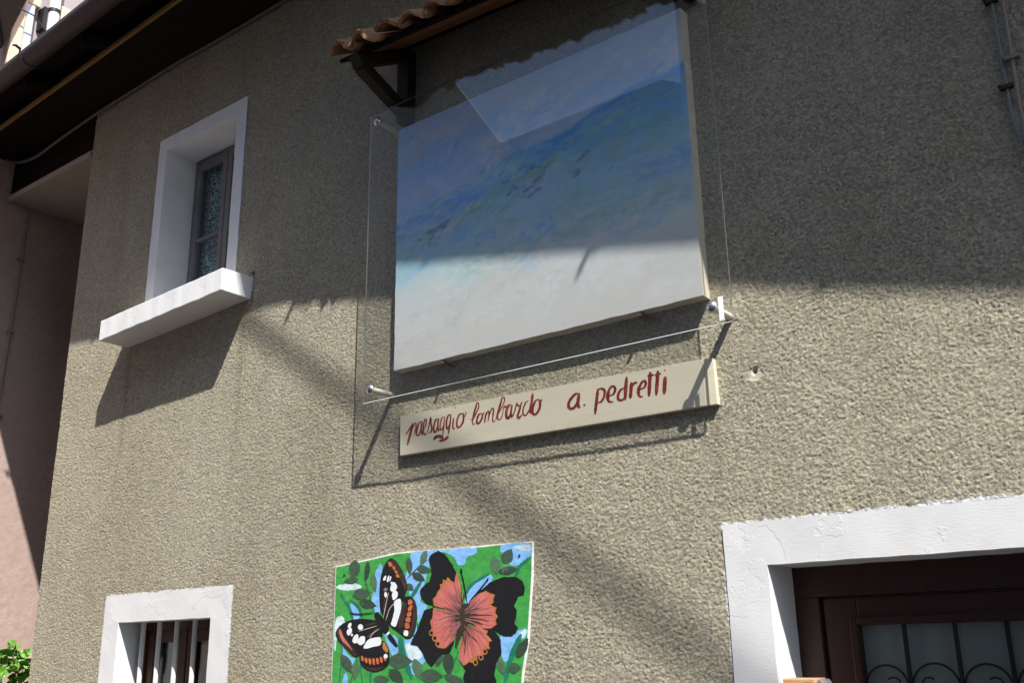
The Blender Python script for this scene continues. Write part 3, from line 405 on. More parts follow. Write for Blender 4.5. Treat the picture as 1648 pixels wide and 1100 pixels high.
ART_STROKE=[
('black',0.0054,[(-3.1434,0.1665),(-3.0918,0.1588),(-2.9914,0.1622)]),
('black',0.0081,[(-3.1452,0.1699),(-3.1319,0.1618)]),
('cream',0.0034,[(-2.9484,0.1369),(-2.9312,0.2025),(-2.9208,0.2394)]),
('cream',0.0034,[(-2.9329,0.1285),(-2.9151,0.17),(-2.8856,0.1979)]),
('cream',0.0034,[(-3.0889,0.0893),(-3.0359,0.0997),(-2.982,0.1088)]),
('cream',0.0034,[(-3.0227,0.0596),(-3.0041,0.0803),(-2.9663,0.0978)]),
('cream',0.0027,[(-3.0347,0.0678),(-2.9816,0.0982)]),
('ochre',0.0027,[(-2.8426,0.2834),(-2.83,0.2509)]),
('ochre',0.0034,[(-2.9456,0.1712),(-2.943,0.2137)]),
('black',0.0054,[(-2.5072,0.1837),(-2.5178,0.2354),(-2.5353,0.2997)]),
('black',0.0054,[(-2.4985,0.1819),(-2.4483,0.222),(-2.4051,0.261)]),
('mauve',0.0041,[(-2.5628,0.1419),(-2.6117,0.1319),(-2.6524,0.1197)]),
('mauve',0.0027,[(-2.5628,0.1269),(-2.612,0.1118),(-2.6522,0.0945)]),
('mauve',0.0027,[(-2.5594,0.1069),(-2.6017,0.0979),(-2.6383,0.0892)]),
('mauve',0.0027,[(-2.5628,0.1369),(-2.6072,0.1504),(-2.6597,0.1605)]),
('mauve',0.0054,[(-2.492,0.1543),(-2.4505,0.1701),(-2.4157,0.1907)]),
('mauve',0.0027,[(-2.492,0.1444),(-2.4427,0.1515),(-2.3901,0.1603)]),
('dark',0.0041,[(-2.4921,0.1345),(-2.442,0.132),(-2.3841,0.1308)]),
('dark',0.0041,[(-2.4922,0.1246),(-2.4443,0.1183),(-2.3973,0.107)]),
('mauve',0.0041,[(-2.5091,0.0759),(-2.5003,0.0405),(-2.4829,0.0121)]),
('dark',0.0041,[(-2.509,0.0808),(-2.4878,0.0599),(-2.4565,0.0358)]),
('dark',0.0041,[(-2.5158,0.0663),(-2.5156,0.0271),(-2.5227,-0.0116)]),
('mauve',0.0041,[(-2.489,0.0901),(-2.4551,0.0775),(-2.4237,0.0641)]),
('mauve',0.0027,[(-2.5492,0.1664),(-2.5752,0.1952),(-2.5972,0.2291)]),
('mauve',0.0027,[(-2.539,0.176),(-2.5575,0.211),(-2.5662,0.2479)]),
('mauve',0.0054,[(-2.5594,0.0871),(-2.5879,0.0657),(-2.6173,0.0438)]),
('mauve',0.0027,[(-2.556,0.0771),(-2.571,0.0601),(-2.5968,0.0384)]),
('mauve',0.0034,[(-2.5394,0.113),(-2.5638,0.1036),(-2.5847,0.0941)]),
('mauve',0.0047,[(-2.5365,0.1037),(-2.5626,0.0796),(-2.5897,0.0555)]),
('dark',0.0047,[(-2.5189,0.1501),(-2.5019,0.1592),(-2.4807,0.1681)]),
('dark',0.0027,[(-2.5277,0.1654),(-2.5253,0.1941),(-2.5201,0.2227)]),
('dark',0.0034,[(-2.5237,0.0995),(-2.5074,0.0767),(-2.4942,0.0541)]),
('mauve',0.0047,[(-2.5193,0.1516),(-2.4767,0.172),(-2.4419,0.1926)]),
('dark',0.0047,[(-2.5169,0.1264),(-2.4892,0.1231),(-2.4602,0.1198)]),
('dark',0.0034,[(-2.5176,0.1425),(-2.4803,0.1512),(-2.4453,0.1599)]),
('mauve',0.0034,[(-2.5194,0.1519),(-2.4957,0.1643),(-2.4738,0.1766)]),
('mauve',0.0027,[(-2.5225,0.1015),(-2.5028,0.0778),(-2.4825,0.0545)]),
('mauve',0.0047,[(-2.537,0.105),(-2.57,0.0814),(-2.5965,0.0574)]),
('dark',0.0027,[(-2.5169,0.1344),(-2.4879,0.1362),(-2.4521,0.1377)]),
('mauve',0.0027,[(-2.5176,0.1186),(-2.4932,0.1115),(-2.4707,0.1046)]),
('mauve',0.0027,[(-2.5406,0.1412),(-2.5803,0.1506),(-2.6143,0.16)]),
('mauve',0.0047,[(-2.5409,0.1376),(-2.5803,0.1448),(-2.6283,0.1525)]),
('mauve',0.0034,[(-2.541,0.1263),(-2.5722,0.1245),(-2.5961,0.1224)]),
('mauve',0.0027,[(-2.5397,0.1146),(-2.5642,0.1057),(-2.5889,0.0966)]),
('dark',0.0047,[(-2.5171,0.1235),(-2.4923,0.1187),(-2.4632,0.1138)]),
('dark',0.0034,[(-2.5276,0.0963),(-2.526,0.0625),(-2.5171,0.0287)]),
('mauve',0.0034,[(-2.518,0.1456),(-2.4809,0.1563),(-2.4515,0.1671)]),
('mauve',0.0047,[(-2.5358,0.1596),(-2.5665,0.1893),(-2.59,0.219)]),
('mauve',0.0027,[(-2.5382,0.1085),(-2.565,0.0934),(-2.5892,0.0781)]),
('mauve',0.0034,[(-2.5356,0.1601),(-2.5577,0.1885),(-2.5853,0.2176)]),
('mauve',0.0034,[(-2.5409,0.1373),(-2.5821,0.1439),(-2.6211,0.1505)]),
('mauve',0.0047,[(-2.5385,0.1093),(-2.5647,0.0938),(-2.5938,0.0783)]),
('dark',0.0034,[(-2.5174,0.1208),(-2.471,0.1098),(-2.428,0.099)]),
('mauve',0.0034,[(-2.5178,0.1176),(-2.494,0.11),(-2.4715,0.1025)]),
('dark',0.0027,[(-2.5291,0.1656),(-2.5324,0.2017),(-2.5311,0.2378)]),
('mauve',0.0027,[(-2.5224,0.1017),(-2.5021,0.0776),(-2.4804,0.0537)]),
('dark',0.0047,[(-2.5273,0.1653),(-2.5269,0.1887),(-2.5193,0.2118)]),
('mauve',0.0034,[(-2.5174,0.1409),(-2.491,0.1456),(-2.4699,0.1504)]),
('mauve',0.0034,[(-2.5401,0.1445),(-2.5851,0.1586),(-2.6229,0.1726)]),
('mauve',0.0047,[(-2.5172,0.123),(-2.4773,0.1158),(-2.4438,0.1088)]),
('mauve',0.0027,[(-2.5383,0.153),(-2.5553,0.165),(-2.5767,0.1773)]),
]
ART_LEAF=[
('leaf',[(-3.1338,0.3007),(-3.141,0.3092),(-3.1527,0.3256),(-3.1596,0.3467),(-3.1527,0.3652),(-3.1328,0.3761),(-3.1165,0.3804),(-3.1033,0.3706),(-3.0896,0.3537),(-3.091,0.3343),(-3.106,0.3174),(-3.1236,0.3061)]),
('leaf',[(-3.0519,0.2903),(-3.0555,0.2977),(-3.0614,0.3125),(-3.0651,0.3323),(-3.0621,0.3513),(-3.0526,0.3644),(-3.0447,0.3705),(-3.0382,0.3626),(-3.0313,0.3475),(-3.0317,0.3283),(-3.0387,0.3099),(-3.0471,0.2968)]),
('leaf',[(-3.1886,0.294),(-3.1818,0.2984),(-3.1681,0.306),(-3.1482,0.3123),(-3.1265,0.3124),(-3.1088,0.306),(-3.0992,0.2999),(-3.105,0.2929),(-3.1182,0.2844),(-3.139,0.2817),(-3.1618,0.2851),(-3.1795,0.2906)]),
('leaf',[(-2.9958,0.2416),(-3.0024,0.2482),(-3.0143,0.2615),(-3.0257,0.2801),(-3.0296,0.2994),(-3.0245,0.314),(-3.0186,0.3216),(-3.0086,0.3151),(-2.9955,0.3017),(-2.9887,0.2827),(-2.9892,0.2633),(-2.9931,0.2489)]),
('leaf',[(-3.0219,0.2427),(-3.0297,0.2361),(-3.0459,0.2248),(-3.0699,0.2155),(-3.0967,0.2152),(-3.1195,0.2251),(-3.1323,0.2344),(-3.1255,0.2452),(-3.1094,0.258),(-3.0835,0.2618),(-3.055,0.2562),(-3.0331,0.2478)]),
('leaf',[(-2.9872,0.1878),(-2.9973,0.1847),(-3.0172,0.1797),(-3.0435,0.1778),(-3.0684,0.1833),(-3.0849,0.1953),(-3.0925,0.2048),(-3.0814,0.2113),(-3.0608,0.2173),(-3.0353,0.2147),(-3.0116,0.2047),(-2.9952,0.1939)]),
('leaf',[(-2.805,0.2986),(-2.8104,0.3049),(-2.8198,0.3175),(-2.8279,0.3347),(-2.8289,0.3521),(-2.8219,0.3648),(-2.8152,0.3711),(-2.8066,0.3647),(-2.7961,0.352),(-2.7923,0.3348),(-2.7956,0.3175),(-2.8014,0.3049)]),
('leaf',[(-2.7482,0.3319),(-2.7498,0.3385),(-2.7516,0.3512),(-2.7498,0.3672),(-2.7413,0.3809),(-2.7279,0.3886),(-2.7182,0.3914),(-2.7138,0.3838),(-2.711,0.3708),(-2.7168,0.3562),(-2.7292,0.3438),(-2.7414,0.3358)]),
('leaf',[(-2.6893,0.3091),(-2.6971,0.3064),(-2.7126,0.3022),(-2.7327,0.3007),(-2.7515,0.3055),(-2.7638,0.3159),(-2.7693,0.3241),(-2.7606,0.3296),(-2.7447,0.3347),(-2.7253,0.3324),(-2.7075,0.3237),(-2.6953,0.3143)]),
('leaf',[(-2.7224,0.2727),(-2.7312,0.2724),(-2.7479,0.2728),(-2.7681,0.2766),(-2.7843,0.2856),(-2.7917,0.2976),(-2.7935,0.3061),(-2.7827,0.3086),(-2.7651,0.3089),(-2.7474,0.3019),(-2.7338,0.2899),(-2.726,0.2787)]),
('leaf',[(-2.7841,0.2389),(-2.7905,0.239),(-2.8025,0.2397),(-2.8161,0.2431),(-2.8251,0.2503),(-2.8269,0.2594),(-2.8258,0.2657),(-2.8173,0.2673),(-2.8044,0.2671),(-2.7936,0.2614),(-2.7873,0.2521),(-2.7849,0.2436)]),
('leaf',[(-2.3614,0.2762),(-2.3689,0.2815),(-2.3821,0.2924),(-2.3936,0.3079),(-2.395,0.3241),(-2.3852,0.3368),(-2.3756,0.3435),(-2.3636,0.3383),(-2.3489,0.3273),(-2.3436,0.3115),(-2.3482,0.295),(-2.3563,0.2825)]),
('leaf',[(-2.2896,0.3658),(-2.2871,0.3582),(-2.2839,0.3441),(-2.2858,0.3282),(-2.2973,0.3172),(-2.3162,0.3145),(-2.3301,0.3155),(-2.337,0.3253),(-2.3419,0.3403),(-2.3341,0.3533),(-2.3166,0.3613),(-2.2992,0.3646)]),
('leaf',[(-2.2618,0.2921),(-2.2691,0.2877),(-2.2837,0.28),(-2.3046,0.2734),(-2.3269,0.2729),(-2.3446,0.2791),(-2.3542,0.2851),(-2.3474,0.2923),(-2.3327,0.301),(-2.3108,0.3039),(-2.2879,0.3006),(-2.2706,0.2953)]),
('leaf',[(-3.1194,-0.0729),(-3.1316,-0.069),(-3.154,-0.0605),(-3.1782,-0.0463),(-3.1922,-0.0279),(-3.1914,-0.0102),(-3.1863,0.0005),(-3.1693,-0.0019),(-3.145,-0.01),(-3.1272,-0.0267),(-3.1195,-0.0472),(-3.1188,-0.064)]),
('leaf',[(-3.1076,-0.0979),(-3.1124,-0.0911),(-3.12,-0.0777),(-3.1241,-0.0602),(-3.1185,-0.0437),(-3.1039,-0.033),(-3.0921,-0.0281),(-3.0831,-0.0356),(-3.0741,-0.0492),(-3.0759,-0.066),(-3.0872,-0.0816),(-3.1002,-0.0925)]),
('leaf',[(-2.7844,-0.0289),(-2.7958,-0.0358),(-2.8185,-0.0475),(-2.8499,-0.0562),(-2.8819,-0.0539),(-2.9058,-0.04),(-2.918,-0.0278),(-2.9064,-0.0157),(-2.8832,-0.0022),(-2.8512,-0.0003),(-2.8193,-0.0096),(-2.796,-0.0218)]),
('leaf',[(-2.8328,-0.11),(-2.8449,-0.1093),(-2.8676,-0.1068),(-2.893,-0.0992),(-2.9099,-0.0855),(-2.9129,-0.0688),(-2.9104,-0.0575),(-2.8941,-0.0556),(-2.8698,-0.0575),(-2.8496,-0.0688),(-2.8382,-0.0862),(-2.834,-0.1017)]),
('leaf',[(-2.9066,-0.0967),(-2.9145,-0.1007),(-2.9303,-0.1074),(-2.9521,-0.1126),(-2.9743,-0.1114),(-2.9909,-0.1037),(-2.9993,-0.0969),(-2.9913,-0.09),(-2.9753,-0.0822),(-2.9531,-0.0809),(-2.9309,-0.086),(-2.9147,-0.0927)]),
('leaf',[(-2.7349,-0.0989),(-2.7449,-0.0936),(-2.763,-0.0824),(-2.7812,-0.0654),(-2.7895,-0.0458),(-2.7847,-0.0286),(-2.7776,-0.0188),(-2.763,-0.0232),(-2.7433,-0.0342),(-2.7313,-0.0528),(-2.7292,-0.0738),(-2.7324,-0.0903)]),
('leaf',[(-2.6269,-0.084),(-2.637,-0.0904),(-2.6574,-0.1014),(-2.6853,-0.1097),(-2.7136,-0.1078),(-2.7346,-0.0952),(-2.7453,-0.084),(-2.7349,-0.0728),(-2.7142,-0.0601),(-2.6858,-0.0581),(-2.6576,-0.0665),(-2.6371,-0.0775)]),
('leaf',[(-2.5945,-0.0844),(-2.6027,-0.0771),(-2.6169,-0.0624),(-2.6289,-0.0418),(-2.6292,-0.0204),(-2.617,-0.004),(-2.6055,0.0044),(-2.5922,-0.0028),(-2.5762,-0.0176),(-2.5714,-0.0385),(-2.5779,-0.0601),(-2.5882,-0.0762)]),
('leaf',[(-2.6254,-0.0014),(-2.6256,-0.0069),(-2.6269,-0.0174),(-2.632,-0.0304),(-2.6421,-0.0412),(-2.6549,-0.0469),(-2.6636,-0.0488),(-2.6657,-0.0424),(-2.6652,-0.0315),(-2.6571,-0.0198),(-2.644,-0.0102),(-2.6319,-0.0042)]),
('leaf',[(-2.3324,-0.0814),(-2.3399,-0.0766),(-2.3534,-0.0665),(-2.3672,-0.0514),(-2.3736,-0.0342),(-2.3703,-0.0195),(-2.3653,-0.0112),(-2.3544,-0.0154),(-2.3397,-0.0253),(-2.3304,-0.0417),(-2.3285,-0.0599),(-2.3307,-0.0741)]),
('leaf',[(-2.2574,-0.0563),(-2.2626,-0.0611),(-2.2731,-0.0691),(-2.2873,-0.0752),(-2.3014,-0.0736),(-2.3116,-0.0643),(-2.3166,-0.0561),(-2.3112,-0.0479),(-2.3006,-0.0386),(-2.2864,-0.0371),(-2.2725,-0.0433),(-2.2624,-0.0515)]),
('leaf',[(-2.2216,0.0472),(-2.2216,0.039),(-2.2229,0.0235),(-2.2297,0.0045),(-2.244,-0.0109),(-2.2625,-0.0186),(-2.2754,-0.0209),(-2.2788,-0.0112),(-2.2787,0.005),(-2.2674,0.0219),(-2.2485,0.0353),(-2.231,0.0434)]),
('leaf',[(-2.5164,-0.1098),(-2.5274,-0.111),(-2.5489,-0.1122),(-2.5767,-0.1101),(-2.6018,-0.1023),(-2.6172,-0.0905),(-2.6237,-0.0819),(-2.6111,-0.0783),(-2.5887,-0.0764),(-2.5625,-0.082),(-2.5393,-0.0931),(-2.5239,-0.1039)]),
('leaf',[(-2.3804,-0.1027),(-2.3905,-0.106),(-2.4108,-0.1115),(-2.4386,-0.1158),(-2.4665,-0.1149),(-2.4871,-0.1086),(-2.4975,-0.103),(-2.487,-0.0974),(-2.4663,-0.0909),(-2.4383,-0.0899),(-2.4105,-0.094),(-2.3904,-0.0995)]),
]
BODY=(-2.5276, 0.1283)
HOLES=[(-3.1833, 0.3215), (-2.254, 0.3393)]

# ------------------------------------------------------------------ the setting
g = MB(); g.add([(-120, -120, GROUND), (120, -120, GROUND), (120, 120, GROUND), (-120, 120, GROUND)], [(0, 1, 2, 3)])
tag(g.build('street', M['ground']), kind='structure')

# ------------------------------------------------------------------ the stuccoed house
house = thing('stucco_house', 'grey beige roughcast house with deep dark eaves and white window surrounds', 'house', (-2.5, 0, GROUND))

UW_O, UW_I = (-4.910, -4.085, 1.80, 2.976), (-4.832, -4.170, 1.85, 2.894)
LW_O, LW_I = (-4.996, -3.945, -.90, .315), (-4.860, -4.090, -.76, .178)
DR_O, DR_I = (-1.434, -.205, GROUND-.05, .380), (-1.293, -.350, GROUND-.05, .245)

def axis_lines():
    xs = []; x = -5.70
    while x < -.12:
        xs.append(x); x += .0031 + .0036*min(1, max(0, (-x)/5.7))
    while x < 2.6: xs.append(x); x += .03
    zs = []; z = GROUND
    while z < -.26: zs.append(z); z += .03
    while z < 3.60: zs.append(z); z += .0036
    return np.array(xs), np.array(zs)
def smooth_noise(x, z, cell, seed):
    r = np.random.RandomState(seed); T = r.rand(256, 256)
    gx, gz = x/cell, z/cell; ix, iz = np.floor(gx).astype(int), np.floor(gz).astype(int); fx, fz = gx-ix, gz-iz
    fx = fx*fx*(3-2*fx); fz = fz*fz*(3-2*fz); q = lambda a, b: T[a % 256, b % 256]
    return (q(ix, iz)*(1-fx)+q(ix+1, iz)*fx)*(1-fz) + (q(ix, iz+1)*(1-fx)+q(ix+1, iz+1)*fx)*fz
def grains(x, z, cell, seed):
    """domes of thrown gravel: highest of the nearby jittered, slightly flattened grains"""
    r = np.random.RandomState(seed); N = 512; jx, jz, hh, rr, an = r.rand(N, N), r.rand(N, N), r.rand(N, N), r.rand(N, N), r.rand(N, N)*math.pi
    gx, gz = x/cell, z/cell; ix, iz = np.floor(gx).astype(int), np.floor(gz).astype(int); out = np.zeros_like(x)
    for a in (-1, 0, 1):
        for b in (-1, 0, 1):
            cx, cz = (ix+a) % N, (iz+b) % N
            dx, dz = gx-(ix+a)-jx[cx, cz], gz-(iz+b)-jz[cx, cz]; t = an[cx, cz]; c, s = np.cos(t), np.sin(t)
            p, q = (dx*c+dz*s)/1.25, (-dx*s+dz*c); d2 = (p*p+q*q)/(.45+.40*rr[cx, cz])**2
            np.maximum(out, (.45+.55*hh[cx, cz])*np.sqrt(np.clip(1-d2, 0, 1)), out=out)
    return out
xs, zs = axis_lines(); nx, nz = len(xs), len(zs)
Xg, Zg = np.meshgrid(xs, zs); wob = .004*(smooth_noise(Xg, Zg, .02, 5)-.5); wob2 = .004*(smooth_noise(Xg, Zg, .02, 6)-.5)
Hh = .0036*grains(Xg+9+wob, Zg+9+wob2, .0066, 1)*(.8+.45*smooth_noise(Xg, Zg, .09, 41)) + .0009*NR.rand(*Xg.shape)
Hh += .0004*(smooth_noise(Xg, Zg, .035, 3)-.5) + .003*(smooth_noise(Xg, Zg, .35, 4)-.5)
paint = np.zeros_like(Hh); patch = np.zeros_like(Hh)
def rect_dist(r):
    dx = np.maximum(r[0]-Xg, Xg-r[1]); dz = np.maximum(r[2]-Zg, Zg-r[3]); return np.where((dx < 0) & (dz < 0), np.maximum(dx, dz), np.hypot(np.maximum(dx, 0), np.maximum(dz, 0)))
rag = smooth_noise(Xg, Zg, .013, 8); rag2 = smooth_noise(Xg, Zg, .05, 9)
for R_, k in ((UW_O, .004), (LW_O, .009), (DR_O, .011)):
    d = rect_dist(R_); paint = np.maximum(paint, np.clip((k*(rag*.9+rag2*.6) - d)/.002, 0, 1))
    Hh = np.where(d < .0, Hh*.72, Hh)
# a small knocked-out fixing hole right of the sign, and the crack at the sill's end
dh = np.hypot(Xg+1.277, (Zg-.861)*1.2); Hh = np.where(dh < .028, Hh*.35-.001, Hh); Hh -= .022*np.exp(-((Xg+1.279)**2+(Zg-.868)**2)/.006**2); patch = np.maximum(patch, np.clip((.030-dh+.014*(rag-.5))/.006, 0, 1)*.7)
dc = np.maximum(np.abs(Xg+3.945+.012*(rag-.5))-.010, np.abs(Zg-1.80)-.095); Hh -= np.where(dc < 0, .02, 0)
for (px_, pz_, pr_) in ((-.86, 1.53, .035), (-1.05, 1.35, .028), (-3.3, 2.1, .02), (-.95, 1.72, .022)):
    dd = np.hypot(Xg-px_, (Zg-pz_)*2.2); patch = np.maximum(patch, np.clip((pr_-dd)/.02+rag-.6, 0, 1)*.35)
co = np.empty((nz*nx, 3), dtype=np.float32); co[:, 0] = Xg.ravel(); co[:, 1] = -Hh.ravel()+.002; co[:, 2] = Zg.ravel()
cxm, czm = (xs[:-1]+xs[1:])/2, (zs[:-1]+zs[1:])/2; CX, CZ = np.meshgrid(cxm, czm); keep = np.ones(CX.shape, bool)
for r, mg in ((UW_O, .014), (LW_O, .016), (DR_O, .018)):
    keep &= ~((CX > r[0]+mg) & (CX < r[1]-mg) & (CZ > r[2]+mg) & (CZ < r[3]-mg))
jj, ii = np.nonzero(keep); base = (jj*nx+ii).astype(np.int32); quads = np.stack([base, base+1, base+nx+1, base+nx], 1).astype(np.int32)
me = bpy.data.meshes.new('wall'); me.vertices.add(len(co)); me.vertices.foreach_set('co', co.ravel())
me.loops.add(quads.size); me.loops.foreach_set('vertex_index', quads.ravel()); me.polygons.add(len(quads)); me.polygons.foreach_set('loop_start', np.arange(0, quads.size, 4, dtype=np.int32))
try: me.polygons.foreach_set('loop_total', np.full(len(quads), 4, dtype=np.int32))
except Exception: pass
me.polygons.foreach_set('use_smooth', np.ones(len(quads), bool)); me.update(calc_edges=True)
# water stains: runs below the sill ends, under the canopy and the sheet fixings; the wall also darkens towards its top
stain_tone = np.zeros_like(Hh); n1 = smooth_noise(Xg, Zg*.12, .035, 31); n2_ = smooth_noise(Xg, Zg*.3, .16, 32); n3 = smooth_noise(Xg, Zg, .5, 33)
def run(xc, z0, L, w, k_):
    global stain_tone
    d_ = (z0-Zg); stain_tone = np.maximum(stain_tone, k_*np.clip(1-np.abs(Xg-xc+.03*(n2_-.5))/w, 0, 1)*np.clip(d_/.05, 0, 1)*np.clip(1-d_/L, 0, 1)*np.clip(n1*1.7-.2, 0, 1))
for q in ((-5.02, 1.70, 1.3, .05, .8), (-3.98, 1.74, 1.5, .06, .9), (-4.6, 1.70, .9, .25, .4), (-4.2, 1.70, .8, .15, .45), (-2.88, 1.15, 1.0, .05, .5), (-1.42, .77, .9, .06, .6), (-2.2, .77, .5, .35, .3), (-2.86, 2.35, 1.6, .05, .5), (-1.38, 2.3, 1.4, .05, .6), (-1.0, 3.4, 2.2, .10, .45), (-.55, 3.4, 2.8, .12, .4), (-3.6, 3.4, 1.8, .14, .4), (-5.3, 3.4, 2.4, .12, .4), (-.37, 1.5, 1.0, .05, .5), (-3.1, .36, .5, .2, .3)): run(*q)
stain_tone = np.maximum(stain_tone, np.clip((n3*.75+n2_*.25-.55)*1.6, 0, .25)); stain_tone = np.maximum(stain_tone, .55*np.clip((Zg-2.75+.5*(n3-.5))/.8, 0, 1)*(.5+.5*n2_))
for nm, arr in (('paint', paint), ('patch', patch), ('stain_tone', stain_tone)):
    a = me.attributes.new(nm, 'FLOAT', 'POINT'); a.data.foreach_set('value', arr.ravel().astype(np.float32))
me.materials.append(M['stucco']); wall = link(bpy.data.objects.new('wall', me), house)
# side return, gable and rear walls close the building
b = MB(); b.add([(-5.698, .004, GROUND), (-5.698, 7, GROUND), (-5.698, 7, 5.6), (-5.698, .004, 3.62)], [(3, 2, 1, 0)]); b.box((-5.69, 6.9, GROUND), (2.6, 7.0, 5.6)); b.box((2.58, .01, GROUND), (2.66, 7, 3.6))
b.build('rear_wall', M['stucco'], house)

def grid_sheet(mb, us, vs_, fn, hole=None, m=0):
    k = {}; V = []; F = []
    for j, vv_ in enumerate(vs_):
        for i, uu_ in enumerate(us): k[i, j] = len(V); V.append(fn(uu_, vv_))
    for j in range(len(vs_)-1):
        for i in range(len(us)-1):
            cu, cv = (us[i]+us[i+1])/2, (vs_[j]+vs_[j+1])/2
            if hole and hole[0] < cu < hole[1] and hole[2] < cv < hole[3]: continue
            F.append((k[i, j], k[i+1, j], k[i+1, j+1], k[i, j+1]))
    mb.add(V, F, m, True)
def lines(a, b, n, extra=()):
    return sorted(set([round(a+(b-a)*i/n, 5) for i in range(n+1)] + [e for e in extra if a < e < b]))
def wobble(x, z, k):
    return k*(math.sin(x*31+z*17)+math.sin(x*13.7-z*43+1.3)+.6*math.sin(x*97+z*71))/2.6
def surround(parent, O, I, depth, y=-.0045, wob_=.0013, mat='white'):
    mb = MB(); us = lines(O[0], O[1], 60, I[:2]); vs_ = lines(O[2], O[3], 70, I[2:])
    def fn(u, v):
        return (u+wobble(u, v, wob_), y+wobble(v, u, .0009), v+wobble(v+3, u, wob_))
    grid_sheet(mb, us, vs_, fn, I)
    ds = [0, .006, .02, .05, .1, depth]; ui = [u for u in us if I[0] <= u <= I[1]]; vi = [v for v in vs_ if I[2] <= v <= I[3]]
    def back(p, d): return (p[0], p[1]+d, p[2])
    for u in (I[0], I[1]): grid_sheet(mb, ds, vi, lambda d, v, u=u: back(fn(u, v), d))
    for v in (I[2], I[3]): grid_sheet(mb, ui, ds, lambda u, d, v=v: back(fn(u, v), d))
    return mb.build('surround', M[mat], parent)
def rect_frame(mb, x0, x1, z0, z1, y0, y1, wl_, wr_=None, wt_=None, wb_=None):
    wr_ = wl_ if wr_ is None else wr_; wt_ = wl_ if wt_ is None else wt_; wb_ = wl_ if wb_ is None else wb_
    mb.box((x0, y0, z0), (x0+wl_, y1, z1)); mb.box((x1-wr_, y0, z0), (x1, y1, z1)); mb.box((x0+wl_, y0+.001, z1-wt_), (x1-wr_, y1-.001, z1)); mb.box((x0+wl_, y0+.001, z0), (x1-wr_, y1-.001, z0+wb_))

# upper window
f = MB(); rect_frame(f, -4.838, -4.164, 1.84, 2.90, .205, .27, .035)
win = tag(f.build('window', M['sash'], house, .003), 'small upper casement window with lace curtain and white surround')
surround(win, UW_O, UW_I, .22, mat='white_win', wob_=.0012)
for (a, c) in ((-4.800, -4.503), (-4.497, -4.202)):
    s = MB(); rect_frame(s, a, c, 1.875, 2.865, .190, .232, .040, .040, .055, .07); sash = s.build('sash', M['sash'], win, .004)
    MB().box((a+.04, .196, 2.342), (c-.04, .226, 2.364)).build('glazing_bar', M['sash'], sash, .003)
    MB().box((a+.036, .210, 1.94), (c-.036, .214, 2.336)).build('pane', M['win_glass'], sash); MB().box((a+.036, .210, 2.366), (c-.036, .214, 2.81)).build('pane', M['win_glass'], sash)
c = MB(); us = [(-4.80+.6*i/60) for i in range(61)]; grid_sheet(c, us, [1.86, 2.86], lambda u, v: (u, .262+.006*math.sin(u*60), v)); c.build('curtain', M['lace'], win)
MB().box((-5.1, .34, 1.2), (-3.9, 1.6, 3.1)).build('dark_room', M['dark'], win)
# its heavy sill, a little out of level
s = MB(); us = lines(-5.043, -3.953, 36); nsl = len(us)
def sill_pt(x, y, top):
    t_ = (x+5.043)/1.09; z = (1.822 if top else 1.7005)+.0455*t_; return (x+wobble(x, y*5, .001), y+wobble(y*3, x, .0018), z+wobble(x*1.3, y+z, .0022) - (.004 if top and y < -.1 else 0))
prof = [(-.180, 1), (-.180, 0), (-.09, 0), (.20, 0), (.20, 1), (-.09, 1)]; V = []; F = []
for u in us: V += [sill_pt(u, y, t_) for y, t_ in prof]
for i in range(nsl-1): F += [(i*6+k, i*6+(k+1) % 6, (i+1)*6+(k+1) % 6, (i+1)*6+k) for k in range(6)]
F += [(5, 4, 3, 2, 1, 0), tuple((nsl-1)*6+k for k in range(6))]; s.add(V, F); s.build('sill', M['sill'], win, .004)

# lower barred window
f = MB(); rect_frame(f, -4.87, -4.08, -.78, .19, .135, .20, .055)
win2 = tag(f.build('window', M['brown_win'], house, .003), 'small lower window behind upright painted bars in a white surround')
surround(win2, LW_O, LW_I, .16)
for i, x in enumerate((-4.790, -4.647, -4.499, -4.350, -4.205)): MB().tube([(x, .10, -.80), (x+.002, .10, -.3), (x, .10, .20)], .0125, 12).build('bar', M['bar'], win2)
for (a, c_) in ((-4.815, -4.482), (-4.474, -4.135)):
    s = MB(); rect_frame(s, a, c_, -.725, .135, .15, .19, .06); sash = s.build('sash', M['brown_win'], win2, .004)
    MB().box((a+.055, .168, -.67), (c_-.055, .172, .08)).build('pane', M['win_glass'], sash)
cu = MB(); grid_sheet(cu, [(-4.60+.24*i/30) for i in range(31)], [-.75, .06], lambda u, v: (u, .205+.010*math.sin(u*70), v)); cu.build('curtain', M['curtain'], win2)
MB().box((-5.1, .30, -1.2), (-3.9, 1.4, .5)).build('dark_room', M['dark'], win2)
s = MB(); s.box((-4.99, -.05, -.955), (-3.95, .14, -.905)); s.build('sill', M['sill'], win2, .004)

# door
f = MB(); f.box((-1.302, .187, GROUND), (-1.214, .262, .150)); f.box((-.429, .187, GROUND), (-.341, .262, .150)); f.box((-1.302, .186, .150), (-.341, .263, .256))
door = tag(f.build('door', M['door_wood'], house, .004), 'dark brown glazed house door behind a wrought iron grille in a white surround')
surround(door, DR_O, DR_I, .20)
lf = MB(); lf.box((-1.211, .205, GROUND+.02), (-1.104, .250, .146)); lf.box((-.539, .205, GROUND+.02), (-.432, .250, .146)); lf.box((-1.104, .206, .060), (-.539, .249, .146)); lf.box((-1.104, .206, -.95), (-.539, .249, -.80)); lf.box((-1.104, .206, GROUND+.02), (-.539, .249, -1.5)); lf.box((-1.104, .222, -1.5), (-.539, .240, -.95))
leaf = lf.build('door_leaf', M['door_wood'], door, .005)
mo = MB(); rect_frame(mo, -1.128, -.515, -.824, .084, .196, .2045, .022); mo.build('moulding', M['door_wood'], door, .003)
